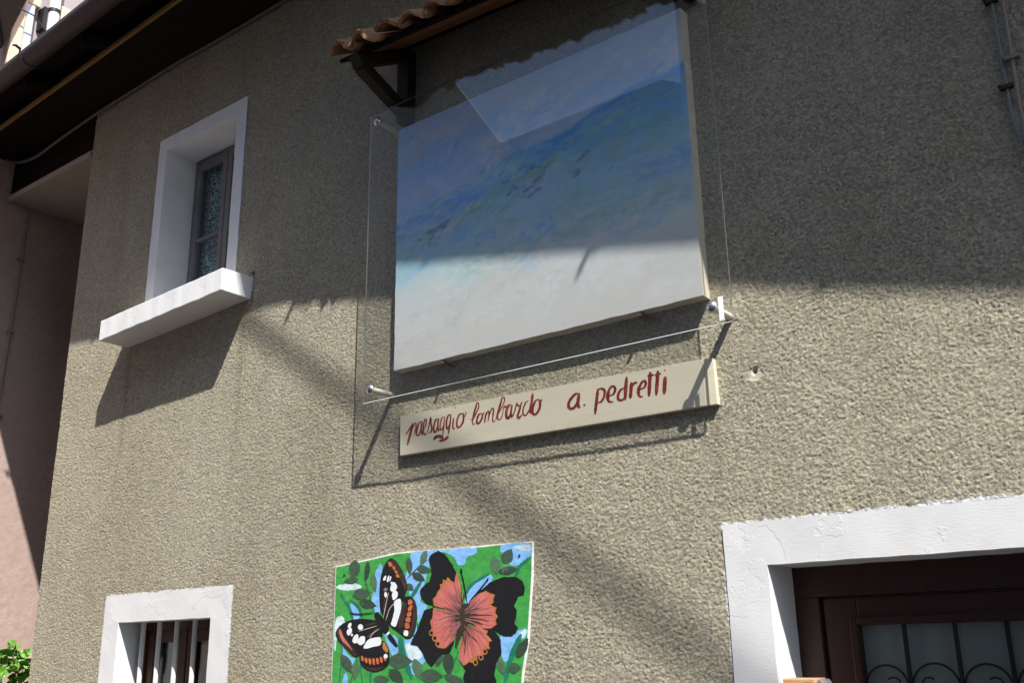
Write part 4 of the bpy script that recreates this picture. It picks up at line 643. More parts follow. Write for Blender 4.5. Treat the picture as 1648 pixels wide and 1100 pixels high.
MB().box((-1.11, .240, -.81), (-.535, .2445, .066)).build('pane', M['door_glass'], door)
for x in (-1.109, -.970, -.823, -.681, -.540): MB().box((x-.006, .213, -.80), (x+.006, .226, .060)).build('grille_bar', M['iron'], door, .002)
for a, c_ in ((-1.109, -.970), (-.970, -.823), (-.823, -.681), (-.681, -.540)):
    cx_, r0 = (a+c_)/2, (c_-a)/2-.006
    for sg in (1, -1):      # a C-scroll: half circle between the bars ending in a curl
        if sg == -1: pts = [(cx_+r0*math.cos(t_)*1.0, .219, -.122+r0*math.sin(t_)) for t_ in [math.pi*k/14 for k in range(15)]]; MB().tube(pts, .0035, 6).build('grille_arch', M['iron'], door)
        else:
            pts = []; sd_ = 1 if int((a+1.2)/.14) % 2 == 0 else -1
            for k in range(26):
                t_ = k/25*1.5*math.pi; r_ = .024*(1-.55*k/25); pts.append((cx_+sd_*(.022+r_*math.cos(-t_+2.4)), .219, -.116+r_*math.sin(-t_+2.4)))
            MB().tube(pts, .003, 6).build('grille_curl', M['iron'], door)
MB().tube([(-.475, .20, -.86), (-.475, .16, -.86), (-.58, .155, -.86)], .010, 10).build('handle', M['steel'], door)

# eaves: the overhang widens to the right, so the gutter is not quite parallel to the wall
def overhang(x):
    pts = [(-7, .598), (-4.72, .679), (-2.58, .760), (-1.94, .809), (.03, .959), (1.07, 1.058), (3.2, 1.26)]
    for (a, oa), (c_, oc) in zip(pts, pts[1:]):
        if x <= c_: return oa+(oc-oa)*(x-a)/(c_-a)
    return pts[-1][1]
gx = [-6.825, -5.8, -4.72, -3.6, -2.58, -1.94, -.95, .03, 1.07, 2.1, 3.0]; ZG = 3.50; RG = .062
r = MB()     # roof shell over the house
top = []; V = []; F = []
for x in gx:
    o = overhang(x)-.085; V += [(x, -o, 3.560), (x, -o, 3.515), (x, 7.4, 3.515+.36*(7.4+o)), (x, 7.4, 3.560+.36*(7.4+o))]
for i in range(len(gx)-1): F += [(i*4+k, i*4+(k+1) % 4, (i+1)*4+(k+1) % 4, (i+1)*4+k) for k in range(4)]
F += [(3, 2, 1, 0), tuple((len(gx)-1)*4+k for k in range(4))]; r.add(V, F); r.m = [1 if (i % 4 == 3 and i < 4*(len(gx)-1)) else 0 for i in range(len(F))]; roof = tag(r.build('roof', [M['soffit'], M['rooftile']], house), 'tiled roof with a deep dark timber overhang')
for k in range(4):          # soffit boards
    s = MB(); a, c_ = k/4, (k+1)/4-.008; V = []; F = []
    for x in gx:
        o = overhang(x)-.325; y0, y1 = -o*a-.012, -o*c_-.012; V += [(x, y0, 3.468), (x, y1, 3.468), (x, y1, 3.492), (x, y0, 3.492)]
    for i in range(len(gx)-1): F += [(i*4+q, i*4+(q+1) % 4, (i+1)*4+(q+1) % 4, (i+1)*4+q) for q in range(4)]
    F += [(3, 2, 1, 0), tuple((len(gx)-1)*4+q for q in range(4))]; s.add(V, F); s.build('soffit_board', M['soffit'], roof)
s = MB(); V = []; F = []
for x in gx: o = overhang(x)-.315; V += [(x, -o+.010, 3.456), (x, -o-.008, 3.456), (x, -o-.008, 3.480), (x, -o+.010, 3.480)]
for i in range(len(gx)-1): F += [(i*4+q, i*4+(q+1) % 4, (i+1)*4+(q+1) % 4, (i+1)*4+q) for q in range(4)]
s.add(V, F); s.build('batten', M['wood_yellow'], roof)
for x in [-6.45+.71*i for i in range(14)]:
    o = overhang(x); MB().tube([(x, -.02, 3.550), (x, -o+.30, 3.540), (x, -o+.150, 3.470)], [.05, .05, .045], 12).build('rafter', M['soffit'], roof)
s = MB(); V = []; F = []; ng = 15        # half-round gutter with a rolled rim
prof = [(math.cos(math.pi+math.pi*k/(ng-1)), math.sin(math.pi+math.pi*k/(ng-1))) for k in range(ng)]
for x in gx:
    yc = -overhang(x)+RG
    V += [(x, yc+p*RG, ZG-.010+q*RG*1.05) for p, q in prof] + [(x, yc+p*(RG-.004), ZG-.010+q*(RG-.004)*1.05) for p, q in reversed(prof)]
n2 = 2*ng
for i in range(len(gx)-1): F += [(i*n2+k, i*n2+(k+1) % n2, (i+1)*n2+(k+1) % n2, (i+1)*n2+k) for k in range(n2)]
s.add(V, F, 0, True); gut = s.build('gutter', M['gutter'], house)
MB().tube([(x, -overhang(x)+.008, ZG-.006) for x in gx], .008, 8).build('rolled_rim', M['gutter'], gut)
for x, ext in ((-5.45, .045), (-4.45, .0), (-3.50, .0), (-2.49, .05), (-1.58, .0), (-.62, .048), (.4, .0), (1.4, .05)):
    yc = -overhang(x)+RG; st_ = [(x, yc-(RG+.003)*math.cos(a), ZG-.010-(RG+.003)*1.05*math.sin(a)) for a in [math.pi*k/12 for k in range(13)]]
    tip = [(x, yc-RG-.004-ext, ZG+.016), (x, yc-RG-.004-ext*.6, ZG+.022), (x, yc-RG-.004, ZG+.012)] if ext else [(x, yc-RG-.003, ZG+.010)]
    h_ = MB(); P_ = [Vector(p) for p in tip+st_]
    for p, q in zip(P_, P_[1:]):
        h_.beam(p, q, .004, .022, (1, 0, 0))
    h_.build('gutter_hook', M['gutter'], gut)
MB().tube([(-2.52, -overhang(-2.52)+RG, ZG-.014), (-2.38, -overhang(-2.38)+RG, ZG-.014)], RG+.005, 20).build('gutter_sleeve', M['gutter'], gut)

# ------------------------------------------------------------------ things fixed to the wall
# fresco slab
pa = thing('fresco_panel', 'large weathered blue landscape fresco on a thick plaster slab behind clear sheet', 'painting', (-2.14, 0, 1.153))
us = lines(-2.872, -1.415, 48); vs_ = lines(1.153, 2.305, 40)
def slab(u, v): return (u+wobble(u, v, .0016), -.055, v+wobble(v, u+2, .0016))
# brushwork on the fresco: feathered dry strokes in the pigments of each zone, laid over one another
DRY = dict(blue=(.12, .34, .80), mid=(.27, .50, .78), lilac=(.50, .55, .70), pale=(.66, .66, .68), turq=(.34, .57, .62), green=(.27, .45, .42), slate=(.12, .20, .32), navy=(.10, .19, .50), ochre=(.60, .56, .50), white=(.66, .67, .68), grey=(.50, .50, .52), cream=(.60, .57, .50))
fx = np.arange(-2.872, -1.4145, .00386); fz = np.arange(1.153, 2.3055, .0039); fx[-1] = -1.415; fz[-1] = 2.305; FX, FZ = np.meshgrid(fx, fz); PG = np.zeros(FX.shape+(4,)); rb = random.Random(21)
def dry_stroke(u, v, L, w, ang, mat, al=.85):
    x0, z0 = -2.872+u*1.457, 1.153+v*1.152; c_, s_ = math.cos(ang), math.sin(ang); R_ = L*.6+w
    i0, i1 = np.searchsorted(fx, (x0-R_, x0+R_)); j0, j1 = np.searchsorted(fz, (z0-R_, z0+R_))
    if i1 <= i0 or j1 <= j0: return
    dx, dz = FX[j0:j1, i0:i1]-x0, FZ[j0:j1, i0:i1]-z0; p = (dx*c_+dz*s_)/(L/2); q = (-dx*s_+dz*c_ - rb.uniform(-.12, .12)*L*(p*p))/(w/2); sd_ = rb.randrange(9999)
    n_ = .6*smooth_noise(p*L/2+5, q*w/2+5+p*.01, .05, sd_)*0 + .55*smooth_noise(p*L*.5*.35+9, q*w*.5+9, .009, sd_+1) + .45*smooth_noise(p*L*.5*.6+3, q*w*.5+3, .022, sd_+2)
    a = np.clip((1-p*p)*2.2, 0, 1)*np.clip((1-q*q)*1.6, 0, 1)*np.clip((n_-.34)*3.4, 0, 1)*al; cl = np.array(DRY[mat])*rb.uniform(.92, 1.08); T = PG[j0:j1, i0:i1]
    T[..., :3] = cl*a[..., None]+T[..., :3]*(1-a[..., None]); T[..., 3] = a+T[..., 3]*(1-a)
def zone(n, uf, vf, Lr, wr, ar, mats, al=.85):
    for _ in range(n):
        u = rb.uniform(*uf); dry_stroke(u, vf(u), rb.uniform(*Lr), rb.uniform(*wr), rb.uniform(*ar), rb.choice(mats), al)
rid = lambda u: .605+.20*u
zone(26, (0, 1), lambda u: rb.uniform(rid(u)+.03, 1.0), (.15, .5), (.05, .14), (-.2, .5), ['lilac', 'mid', 'lilac', 'pale', 'mid'], .6)
zone(14, (.35, 1), lambda u: rb.uniform(.82, .98), (.15, .4), (.04, .10), (.1, .5), ['pale', 'ochre', 'lilac', 'mid'], .6)
zone(34, (0, 1), lambda u: rid(u)-rb.uniform(.0, .09), (.15, .45), (.03, .08), (.05, .35), ['blue', 'blue', 'mid', 'turq', 'lilac'], .6)
zone(70, (0, 1), lambda u: rb.uniform(.26, rid(u)-.06), (.10, .45), (.03, .12), (-.05, .4), ['mid', 'turq', 'turq', 'mid', 'lilac', 'blue', 'green'], .45)
zone(24, (.08, .62), lambda u: .47+.17*u+rb.uniform(-.06, .05), (.06, .22), (.02, .06), (-.1, .9), ['green', 'turq', 'slate', 'green'], .75)
zone(30, (.10, .70), lambda u: .49+.16*u+rb.uniform(-.07, .07), (.03, .11), (.010, .024), (-.1, .7), ['slate', 'slate', 'green', 'navy'], .65)
zone(10, (.02, .26), lambda u: rb.uniform(.80, .93), (.06, .14), (.02, .05), (.5, 1.4), ['navy', 'mid', 'mid'], .5)
zone(46, (0, 1), lambda u: rb.uniform(.02, .34), (.12, .5), (.04, .14), (-.3, .5), ['pale', 'white', 'grey', 'cream', 'white'], .35)
zone(16, (.05, .55), lambda u: rb.uniform(.10, .30), (.04, .16), (.03, .07), (-.4, 1.2), ['grey', 'grey', 'ochre', 'lilac'], .35)
zone(30, (0, 1), lambda u: rb.uniform(.02, .40), (.03, .09), (.006, .014), (-.2, 1.5), ['grey', 'white', 'cream'], .45)
PG[..., :3] /= np.maximum(PG[..., 3:], 1e-4); me_ = bpy.data.meshes.new('painted_face'); nfx = len(fx)
wob_f = np.vectorize(lambda x, z: wobble(x, z, .0016)); edgeX = (FX <= fx[0]+1e-6) | (FX >= fx[-1]-1e-6) | (FZ <= fz[0]+1e-6) | (FZ >= fz[-1]-1e-6)
VX = FX+wob_f(FX, FZ); VZ = FZ+wob_f(FZ, FX+2); cf = np.stack([VX, np.full_like(VX, -.055), VZ], -1).reshape(-1, 3)
jf, if_ = np.meshgrid(np.arange(len(fz)-1), np.arange(nfx-1), indexing='ij'); bq = (jf*nfx+if_).ravel(); qf = np.stack([bq, bq+1, bq+nfx+1, bq+nfx], 1)
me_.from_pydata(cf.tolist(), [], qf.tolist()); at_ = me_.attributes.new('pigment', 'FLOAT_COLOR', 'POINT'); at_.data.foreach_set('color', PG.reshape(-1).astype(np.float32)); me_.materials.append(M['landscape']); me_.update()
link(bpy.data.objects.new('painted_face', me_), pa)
s = MB(); dsl = [0, .004, .02, .057]
for u in (us[0], us[-1]): grid_sheet(s, dsl, vs_, lambda d, v, u=u: (slab(u, v)[0]+(0.003 if d else 0)*(-1 if u > -2 else 1)*0, slab(u, v)[1]+d, slab(u, v)[2]))
for v in (vs_[0], vs_[-1]): grid_sheet(s, us, dsl, lambda u, d, v=v: (slab(u, v)[0], slab(u, v)[1]+d, slab(u, v)[2]))
s.build('slab_edge', M['plaster_edge'], pa)
for x, z in ((-2.601, 1.1385), (-1.666, 1.140)):
    s = MB(); s.tube([(x, .01, z), (x, -.061, z-.001)], .0065, 8); s.tube([(x, -.030, z), (x, -.040, z)], .012, 8); s.tube([(x+.024, .01, z-.012), (x+.022, -.03, z-.012)], .005, 6); s.build('rusty_pin', M['rust'], pa)

# clear protective sheet on stand-offs
PX0, PX1, PZ0, PZ1, PY = -2.970, -1.276, 1.010, 2.378, -.1385
sh = thing('protective_sheet', 'large clear acrylic sheet held off the wall in front of the fresco', 'acrylic sheet', (-2.12, PY, PZ0))
s = MB(); s.add([(PX0, PY, PZ0), (PX1, PY, PZ0), (PX1, PY, PZ1), (PX0, PY, PZ1)], [(0, 1, 2, 3)]); s.add([(PX0, PY+.0065, PZ0), (PX1, PY+.0065, PZ0), (PX1, PY+.0065, PZ1), (PX0, PY+.0065, PZ1)], [(3, 2, 1, 0)]); s.build('pane', M['clear'], sh)
s = MB(); e_ = .0001; y0, y1 = PY+e_, PY+.0065-e_
for a, c_ in (((PX0, PZ0), (PX1, PZ0)), ((PX1, PZ0), (PX1, PZ1)), ((PX1, PZ1), (PX0, PZ1)), ((PX0, PZ1), (PX0, PZ0))):
    s.add([(a[0], y0, a[1]), (c_[0], y0, c_[1]), (c_[0], y1, c_[1]), (a[0], y1, a[1])], [(0, 1, 2, 3)])
s.build('polished_edge', M['edge'], sh)
for x, z in ((-2.927, 1.064), (-1.345, 1.072), (-2.925, 2.334), (-1.345, 2.330)):
    s = MB(); s.tube([(x, .01, z), (x, PY+.00655, z)], .0125, 18); so_ = s.build('standoff', M['sleeve'], sh)
    s = MB(); s.tube([(x, PY-.0005, z), (x, PY-.004, z), (x, PY-.010, z), (x, PY-.013, z)], [.0205, .0205, .0155, .004], 18); s.build('bolt_cap', M['steel'], so_)
MB().box((-1.3215, PY-.0012, 1.020), (-1.3045, PY-.0003, 1.102)).build('sticker', M['sticker'], sh)

# lettered sign board
sg = thing('sign_board', 'long cream board lettered paesaggio lombardo a. pedretti in dark red', 'sign', (-2.14, 0, .78))
poly = [(-2.862, .958), (-2.40, .9545), (-1.90, .947), (-1.449, .9395), (-1.449, .7765), (-1.9, .780), (-2.4, .7845), (-2.860, .789)]
s = MB(); prism(s, poly, -.022, .004); s.build('board', M['sign'], sg, .0015)
s = MB(); prism(s, [(-1.4475, .9392), (-1.413, .9385), (-1.4085, .7755), (-1.4475, .7765)], -.0205, .004); s.build('end_strip', M['sign'], sg, .0015)
def catmull(p, n=6):
    p = [Vector(q) for q in p]
    if len(p) < 3: return p
    closed = (p[0]-p[-1]).length < 1e-6; out = []
    for i in range(len(p)-1):
        a = p[i-1] if i > 0 else (p[-2] if closed else p[0]*2-p[1]); d = p[i+2] if i+2 < len(p) else (p[1] if closed else p[-1]*2-p[-2]); b_, c_ = p[i], p[i+1]
        for k in range(n):
            t_ = k/n; out.append(.5*((2*b_)+(c_-a)*t_+(2*a-5*b_+4*c_-d)*t_*t_+(3*b_-a-3*c_+d)*t_**3))
    out.append(p[-1]); return out
def ribbon(mb, pts, w, y, m=0, taper=.45, th=.0005, rnd=None):
    q = catmull([(a, c_) for a, c_ in pts]); n = len(q); V = []; F = []
    for i, p in enumerate(q):
        t_ = (q[min(i+1, n-1)]-q[max(i-1, 0)]); t_ = t_.normalized() if t_.length > 0 else Vector((1, 0)); nn = Vector((-t_.y, t_.x))
        e = min(i, n-1-i)/max(1, (n-1)*.18); ww = w*(taper+(1-taper)*min(1, e))*(1 + (rnd.uniform(-.10, .10) if rnd else 0)) * (.78+.30*abs(t_.y))
        for sgn in (-.5, .5): V.append((p.x+nn.x*ww*sgn, y, p.y+nn.y*ww*sgn))
    F = [(2*i, 2*i+1, 2*i+3, 2*i+2) for i in range(n-1)]; mb.add(V, F, m)
for k, word in enumerate(LETTERS):
    s = MB()
    for j, (w, p) in enumerate(word): ribbon(s, p, w*(1.12 if k < 2 else 1.18), -.0222-.00012*(j % 3), 0, .5, rnd=rng)
    s.build('lettering', M['letter'], sg)

# butterfly picture
bf = thing('butterfly_board', 'hand painted board with two butterflies among green leaves, white cut edge', 'painting', (-2.72, 0, -.39))
def in_panel(p): return p
s = MB(); prism(s, PANEL, -.0085, -.0005); s.build('board_core', M['art_rim'], bf)
cx_, cz_ = sum(p[0] for p in PANEL)/len(PANEL), sum(p[1] for p in PANEL)/len(PANEL)
inner = [(p[0]+(.004 if p[0] < cx_ else -.005), p[1]+(-.005 if p[1] > cz_ else .004)) for p in PANEL]
s = MB(); s.add([(x, -.0090, z) for x, z in inner], [tuple(range(len(inner)))]); s.build('painted_ground', M['art_green'], bf)
def chaikin(p, n=1):
    for _ in range(n):
        q = []
        for i in range(len(p)):
            a, c_ = p[i], p[(i+1) % len(p)]; q += [(.78*a[0]+.22*c_[0], .78*a[1]+.22*c_[1]), (.22*a[0]+.78*c_[0], .22*a[1]+.78*c_[1])]
        p = q
    return p
def rough_edge(p, k):
    out = []
    for i in range(len(p)):
        a, c_ = p[i], p[(i+1) % len(p)]; L = math.hypot(c_[0]-a[0], c_[1]-a[1]); n = max(1, int(L/.006))
        for j in range(n):
            t_ = j/n; out.append((a[0]+(c_[0]-a[0])*t_+rng.uniform(-k, k), a[1]+(c_[1]-a[1])*t_+rng.uniform(-k, k)))
    return out
def art(name, items, y, parent, n=1, jag=.0008, dy=.000012):
    s = MB(); mats = sorted({c for c, _ in items}); yy = y
    for c, p in items:
        q = rough_edge(chaikin(p, n), jag); s.add([(a, yy, z) for a, z in q], [tuple(range(len(q)))], mats.index(c)); yy -= dy
    return s.build(name, [M['art_'+c] for c in mats], parent), yy
_, y = art('painted_sky', ART_BG, -.0092, bf, 1, .0022)
y -= .0001
for c, w, p in ART_STEM: s = MB(); ribbon(s, p, w, y, 0, .4, rnd=rng); y -= .000012; s.build('painted_stem', M['art_'+c], bf)
ART_LEAF = [(('leaf', 'leaf_dark', 'leaf', 'leaf_pale')[i % 4], p) for i, (c, p) in enumerate(ART_LEAF)]
_, y = art('painted_leaves', ART_LEAF, y-.0001, bf, 0, .0010)
A_, y = art('painted_butterfly', ART_A, y-.00005, bf, 1, .0006); tag(A_, 'black and white butterfly with orange wing edges')
B_, y = art('painted_butterfly', ART_B, y-.00005, bf, 0, .0013); tag(B_, 'large black butterfly with rose pink inner wings')
y -= .0001
for c, w, p in ART_STROKE: s = MB(); ribbon(s, p, w, y, 0, .3, rnd=rng); y -= .00001; s.build('brush_stroke', M['art_'+c], bf)
for x, z in HOLES: MB().tube([(x, -.006, z), (x, y-.0006, z)], .0042, 8).build('screw_head', M['iron'], bf)

# tiled canopy over the fresco
cn = thing('tiled_canopy', 'small terracotta tiled canopy on timber brackets above the fresco', 'canopy', (-2.13, 0, 2.38))
def cz(x, o): return 2.548 - .060*(x+2.93) + (.38-o)*.62         # underside of the tiles
CX0, CX1 = -2.985, -1.30
for x in (-2.85, -1.405):
    zt = cz(x, .03)-.03; s = MB(); s.box((x-.035, -.058, 2.345 if x < -2 else 2.325), (x+.035, -.004, zt)); po = s.build('bracket_post', M['strut'], cn, .003)
    MB().beam((x, -.030, zt-.02), (x, -.355, cz(x, .355)-.050), .058, .060, (0, 0, 1)).build('bracket_rafter', M['strut'], po, .003)
    MB().beam((x, -.050, (2.395 if x < -2 else 2.375)), (x, -.325, cz(x, .325)-.075), .052, .058, (0, 0, 1)).build('bracket_strut', M['strut'], po, .003)
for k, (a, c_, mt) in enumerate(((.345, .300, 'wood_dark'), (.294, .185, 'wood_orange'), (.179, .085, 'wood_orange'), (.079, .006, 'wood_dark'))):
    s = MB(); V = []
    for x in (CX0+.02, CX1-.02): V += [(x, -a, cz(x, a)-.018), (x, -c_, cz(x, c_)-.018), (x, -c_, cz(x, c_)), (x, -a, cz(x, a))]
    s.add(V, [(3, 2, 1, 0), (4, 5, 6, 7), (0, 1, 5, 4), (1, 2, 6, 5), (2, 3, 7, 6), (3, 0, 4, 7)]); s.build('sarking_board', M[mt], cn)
def tile_mesh(seed, Lt=.30, Wt=.155):
    r_ = random.Random(seed); m_ = MB(); n = 10; V = []; am = r_.uniform(.017, .030); chip_ = r_.randrange(2, 9)
    pr = []
    for k in range(n+1):
        t_ = k/n; pr.append(((t_-.5)*Wt*1.12, am*math.sin(t_*2*math.pi*.98-.5)+.026))
    for yy in (0, Lt*.5, Lt):
        for off_ in (0, .017):
            V += [(a+r_.uniform(-.0015, .0015), (yy + (r_.uniform(-.013, .013) if yy == 0 else 0)), c_+off_+r_.uniform(-.0012, .0012)) for a, c_ in pr]
    N = n+1; F = []
    for row in (0, 1):
        b0, t0, b1, t1 = row*2*N, row*2*N+N, (row+1)*2*N, (row+1)*2*N+N
        for k in range(n): F += [(b0+k+1, b0+k, b1+k, b1+k+1), (t0+k, t0+k+1, t1+k+1, t1+k)]
        F += [(b0, t0, t1, b1), (b0+n, b1+n, t1+n, t0+n)]
    for k in range(n): F.append((k, k+1, N+k+1, N+k))
    m_.add(V, F, 0, False); me_ = bpy.data.meshes.new('tile'); me_.from_pydata(m_.v, [], m_.f); me_.materials.append(M['tile']); me_.update(); return me_
TM = [tile_mesh(k) for k in range(9)]; pitch = math.atan(.62)
for row, (o0, lift) in enumerate(((.392, .004), (.185, .018))):
    k = 0; x = CX0+.075
    while x < CX1+.06:
        o = bpy.data.objects.new('tile', TM[(k*2+row*5) % 9]); COL.objects.link(o); o.parent = cn; oo = o0+rng.uniform(-.022, .004)
        o.location = Vector((x+rng.uniform(-.006, .006), -oo, cz(x, oo)+lift+rng.uniform(0, .012))) - cn.location
        o.rotation_euler = (pitch+rng.uniform(-.05, .03), rng.uniform(-.10, .10)+.06, rng.uniform(-.08, .08)); x += .146; k += 1

# cables and pipes on the wall
def cable(name, pts, r_, mat, label, cat='cable', n=8, smooth=True):
    q = catmull(pts, 5) if smooth else pts; base_ = tuple(min(pts, key=lambda p: p[2]))
    s = MB().tube(q, r_, n); return tag(s.build(name, M[mat], None, origin=base_), label, cat)
c1 = cable('wall_conduit', [(-.362, -.020, 3.46), (-.362, -.021, 2.6), (-.363, -.020, 1.88), (-.370, -.021, 1.45), (-.345, -.021, 1.05), (-.10, -.021, .75), (.6, -.021, .7)], .0062, 'conduit', 'thicker brown grey conduit at the top right, running beside the thin bluish cable', 'pipe')
c2 = cable('wall_cable', [(-.392, -.016, 3.46), (-.391, -.017, 2.4), (-.392, -.016, 1.88), (-.394, -.016, 1.62), (-.386, -.017, 1.42), (-.30, -.016, 1.10), (-.05, -.016, .9), (.6, -.016, .86)], .0042, 'cable_blue', 'thin bluish cable at the top right, left of the conduit')
def clip(parent, x, z, r_, y, mat):
    s = MB(); s.beam((x-.013-r_, y, z), (x+.013+r_, y, z), .012, r_*2+.008, (0, 1, 0)); s.tube([(x-.014-r_, 0, z+.004), (x-.014-r_, y-.016, z+.004)], .004, 6)
    o = s.build('clip', M[mat], None); o.parent = parent; o.matrix_parent_inverse = Matrix.Translation(-parent.location)
clip(c1, -.366, 1.672, .0085, -.022, 'conduit'); clip(c1, -.362, 2.35, .0085, -.022, 'conduit'); clip(c2, -.394, 1.585, .0055, -.018, 'iron'); clip(c2, -.392, 1.885, .0055, -.018, 'iron')
cable('eaves_cable', [(-1.6, -.022, 3.44), (-3.0, -.024, 3.455), (-4.2, -.022, 3.452), (-4.85, -.022, 3.462), (-5.25, -.024, 3.448), (-5.62, -.03, 3.432), (-6.05, -.05, 3.375), (-6.36, -.05, 3.345), (-6.62, -.05, 3.385), (-6.81, -.05, 3.47)], .010, 'cable_grey', 'grey cable slung along the top of the wall under the dark eaves')

# wooden letter box whose top just shows in front of the door jamb
lb = thing('letter_box', 'orange wooden box with dark marks just showing below the door corner', 'box', (-1.17, -.10, GROUND))
s = MB(); s.box((-1.222, -.135, -.36), (-1.128, -.045, -.0868)); s.build('case', M['box_clay'], lb, .004)
s = MB(); prism(s, [(-1.127, -.10), (-1.117, -.0885), (-1.108, -.10), (-1.108, -.34), (-1.127, -.34)], -.128, -.052); s.build('side_cheek', M['sash'], lb, .002)
MB().box((-1.16, -.1362, -.115), (-1.135, -.1352, -.098)).build('slot', M['iron'], lb); MB().box((-1.190, -.112, GROUND), (-1.150, -.068, -.36)).build('post', M['wood_dark'], lb, .003)

# ------------------------------------------------------------------ neighbours
pk = thing('pink_house', 'pink rendered neighbouring house beyond the left corner, joined by a bridge', 'house', (-8.5, 2, GROUND))
s = MB(); xs_ = -6.83; us = lines(-2.2, 6.8, 40); vs_ = lines(GROUND, 4.02, 30); grid_sheet(s, us, vs_, lambda u, v: (xs_+wobble(u, v, .004), u, v)); s.box((-12, -2.2, GROUND), (-6.86, 6.8, 4.0)); s.build('wall', M['pink'], pk)
s = MB(); s.box((-12, -.9, 4.02), (-6.83, 6.8, 7.6)); s.build('upper_wall', M['lilac'], pk)
s = MB(); s.box((-6.82, .015, 3.165), (-5.715, 3.2, 3.21)); br = s.build('bridge_soffit', M['pink_soffit'], pk)
MB().box((-6.82, -.012, 3.150), (-5.715, .012, 3.185)).build('bridge_fascia', M['pink_soffit'], pk, .003)
for k in range(3): MB().box((-6.82, .02, 3.215+.105*k), (-5.715, .05, 3.215+.105*k+.101)).build('bridge_plank', M['wood_dark'], pk, .002)
MB().box((-6.82, .03, 3.53), (-5.715, 3.2, 3.62)).build('bridge_top', M['wood_dark'], pk)
MB().tube([(-6.815, .164, 3.14), (-6.815, .150, 2.4), (-6.815, .137, 1.8), (-6.815, .12, 1.0), (-6.815, .11, GROUND)], .011, 8).build('conduit', M['conduit'], pk)
for z in (2.75, 2.2, 1.6): MB().box((-6.829, .128, z), (-6.803, .176, z+.012)).build('conduit_clip', M['conduit'], pk)
MB().box((-6.835, .44, .010), (-6.812, 1.6, .058)).build('ledge', M['cream'], pk, .006)
# stone jamb, zinc flashing, downpipe and timbers high on its wall
MB().box((-6.832, -.175, 4.03), (-6.76, -.085, 4.80)).build('stone_jamb', M['cream'], pk, .012); MB().box((-6.832, -.115, 4.78), (-6.77, .02, 4.88)).build('stone_block', M['cream'], pk, .012)
MB().box((-6.832, -.083, 4.03), (-6.775, -.020, 4.775)).build('zinc_flashing', M['zinc'], pk, .004)
MB().box((-6.832, .15, 4.03), (-6.78, .26, 4.90)).build('stone_quoin', M['cream'], pk, .012)
dp = MB().tube([(-6.75, .112, 4.03), (-6.75, .112, 5.6), (-6.75, .112, 7.5)], .040, 16).build('downpipe', M['pvc'], pk)
MB().tube([(-6.75, .112, 4.775), (-6.75, .112, 4.800)], .047, 16).build('pipe_clamp', M['iron'], dp); MB().box((-6.83, .03, 4.60), (-6.74, .062, 4.79)).build('clamp_bracket', M['iron'], dp)
MB().tube([(-6.70, -.17, 4.64), (-6.70, -.06, 4.64), (-6.70, .06, 4.55), (-6.70, .12, 4.42)], .005, 6).build('wire', M['cable_black'], pk)
s = MB(); n5 = [(-.235, 4.28), (-.105, 4.80), (.02, 5.30), (-1.2, 5.30), (-1.2, 4.28)]; s.add([(-6.715, y, z) for y, z in n5]+[(-6.755, y, z) for y, z in n5], [(0, 1, 2, 3, 4), (9, 8, 7, 6, 5)]+[(i, i+5, (i+1) % 5+5, (i+1) % 5) for i in range(5)]); s.build('barge_board', M['wood_dark'], pk)

# the far side of the street, seen in the clear sheet's reflection
def gable_block(t_, x0, x1, y0, y1, zt, rise, ov, mat, roofmat):
    s = MB(); s.box((x0, y1, GROUND), (x1, y0, zt)); s.build('wall', M[mat], t_)
    ym = (y0+y1)/2; a, c_ = y0+ov, y1-ov; s = MB()
    s.add([(x0-.1, a, zt+.10), (x1+.1, a, zt+.10), (x1+.1, ym, zt+rise), (x0-.1, ym, zt+rise), (x0-.1, c_, zt+.10), (x1+.1, c_, zt+.10), (x0-.1, a, zt+.02), (x1+.1, a, zt+.02), (x1+.1, c_, zt+.02), (x0-.1, c_, zt+.02)], [(0, 1, 2, 3), (3, 2, 5, 4), (6, 9, 8, 7), (0, 6, 7, 1), (4, 5, 8, 9), (0, 3, 4, 9, 6), (1, 7, 8, 5, 2)]); s.build('roof', M[roofmat], t_)
def facade_windows(t_, xs_w, zs_w, y0):
    for x in xs_w:
        for z in zs_w:
            f = MB(); rect_frame(f, x, x+.95, z, z+1.4, y0-.02, y0+.03, .08); w_ = f.build('window', M['white_win'], t_); MB().box((x+.08, y0, z+.08), (x+.87, y0+.01, z+1.32)).build('pane', M['door_glass'], w_)
op = thing('opposite_house', 'low narrow rendered house across the street, mirrored in the clear sheet', 'house', (-5.6, -8, GROUND))
gable_block(op, -6.62, -4.45, -6.4, -11, 5.76, 1.2, .65, 'opp', 'slate'); facade_windows(op, (-6.1,), (-.9,), -6.4)
tl = thing('opposite_tall_house', 'tall rendered house across the street, right of the low narrow one', 'house', (2, -8.5, GROUND))
gable_block(tl, -4.35, 9, -6.2, -11.2, 8.2, 1.6, .35, 'opp', 'slate'); facade_windows(tl, (-3.4, -1.0, 1.4, 3.8, 6.2), (-.9, 2.2, 5.2), -6.2)
tw = thing('gabled_house', 'gabled house across the street, left of the low narrow one', 'house', (-10.5, -7.5, GROUND))
s = MB(); prism(s, [(-14, GROUND), (-6.55, GROUND), (-6.55, 5.50), (-10.4, 11.40), (-14, 6.0)], -6.45, -6.50); s.build('gable_wall', M['opp'], tw)
s = MB(); s.box((-14, -12, GROUND), (-6.65, -6.57, 4.4)); s.build('wall', M['opp'], tw)
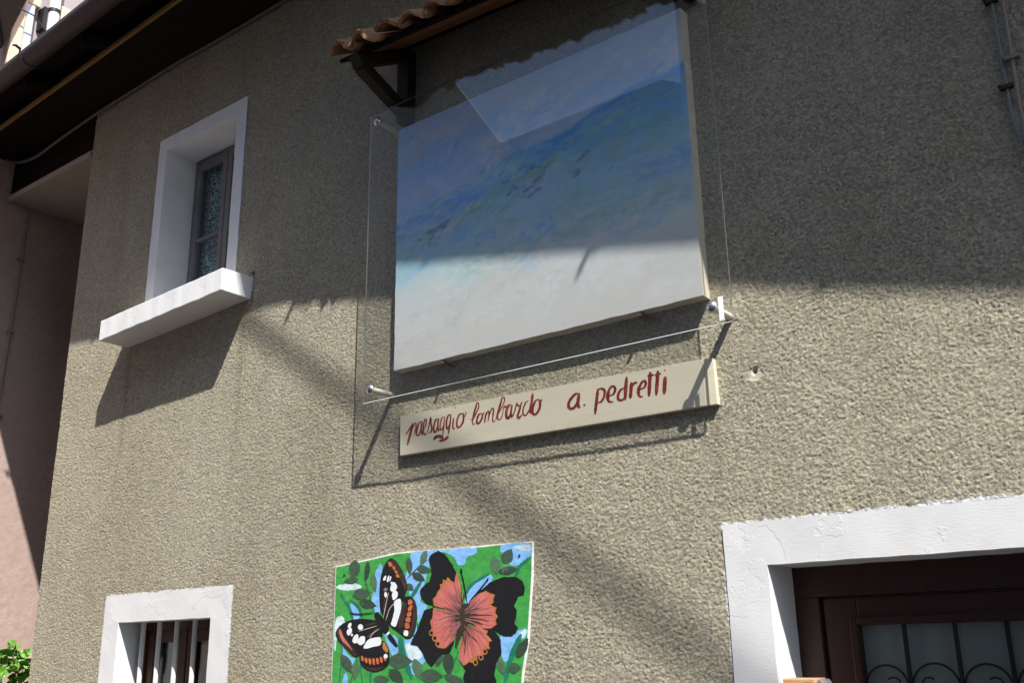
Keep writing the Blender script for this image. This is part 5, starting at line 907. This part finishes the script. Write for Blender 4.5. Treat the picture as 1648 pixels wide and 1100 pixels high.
s = MB(); V = [(-13.9, -6.575, 4.42), (-6.65, -6.575, 4.42), (-10.4, -6.575, 7.0), (-13.9, -12, 4.42), (-6.65, -12, 4.42), (-10.4, -12, 7.0)]; s.add(V, [(0, 2, 5, 3), (1, 4, 5, 2), (3, 5, 4), (0, 1, 2)]); s.build('roof', M['slate'], tw)
facade_windows(tw, (-12.2, -9.7), (-.4,), -6.45)

# line strung over the street from the pink house; its soft shadow crosses the wall
def lpt(x): return (x, -2.08-(x+.8)*.2013, 6.5)
p = lpt(14.0); s = MB(); s.tube([(p[0], p[1], GROUND), (p[0], p[1], 7.0)], [.15, .11], 10); tag(s.build('utility_pole', M['wood_dark'], None, origin=(p[0], p[1], GROUND)), 'tall timber pole at the near end of the street', 'pole')
cable('overhead_line', [lpt(-6.84), lpt(-3), lpt(-.5), lpt(3), lpt(8), lpt(14.0)], .017, 'cable_black', 'black bundled line strung above the street from the pink house', 'cable')

# geranium at the foot of the pink wall
pl = thing('potted_geranium', 'bright green leafy plant at the lower left by the pink wall', 'plant', (-6.52, .16, GROUND))
s = MB(); prof = [(.14, GROUND), (.19, GROUND+.30), (.205, GROUND+.34), (.20, GROUND+.36)]; n = 20; V = []
for r_, z in prof: V += [(-6.52+r_*math.cos(2*math.pi*k/n), .20+r_*math.sin(2*math.pi*k/n), z) for k in range(n)]
F = [(i*n+k, i*n+(k+1) % n, (i+1)*n+(k+1) % n, (i+1)*n+k) for i in range(len(prof)-1) for k in range(n)]+[tuple((len(prof)-1)*n+k for k in range(n))]; s.add(V, F, 0, True); s.build('pot', M['pot'], pl)
lm = MB(); V = [(0, 0, 0)]; n = 14
for k in range(n):
    a = 2*math.pi*k/n; r_ = .034*(1-.12*(k % 2))*(.75 if k in (0,) else 1); V.append((r_*math.cos(a), r_*math.sin(a), .009*math.cos(2*a)+.004*(k % 2)))
me_ = bpy.data.meshes.new('leaf'); me_.from_pydata(V, [], [(0, 1+k, 1+(k+1) % n) for k in range(n)]); me_.materials.append(M['leaf_green']); me_.update()
for k in range(16):
    a = rng.uniform(0, 2*math.pi); r_ = rng.uniform(.05, .24); MB().tube([(-6.52+.04*math.cos(a), .20+.04*math.sin(a), GROUND+.35), (-6.52+.6*r_*math.cos(a), .22+.6*r_*math.sin(a), -.8), (-6.52+r_*math.cos(a), .26+r_*math.sin(a), -.12+rng.uniform(-.3, .08))], .005, 5).build('stem', M['stem_green'], pl)
for k in range(298):
    while True:
        p = Vector((rng.uniform(-1, 1), rng.uniform(-1, 1), rng.uniform(-1, 1)))
        if .5 < p.length < 1 and p.z > -.05: break
    o = bpy.data.objects.new('leaf', me_); COL.objects.link(o); o.parent = pl; P_ = Vector((-6.52+p.x*.20, .27+p.y*.27, -.42+p.z*.52)); o.location = P_-pl.location
    sc_ = rng.uniform(.75, 1.25); o.scale = (sc_, sc_, sc_); o.rotation_euler = (rng.gauss(.55, .45), rng.gauss(.35, .4), rng.uniform(0, 6.3))
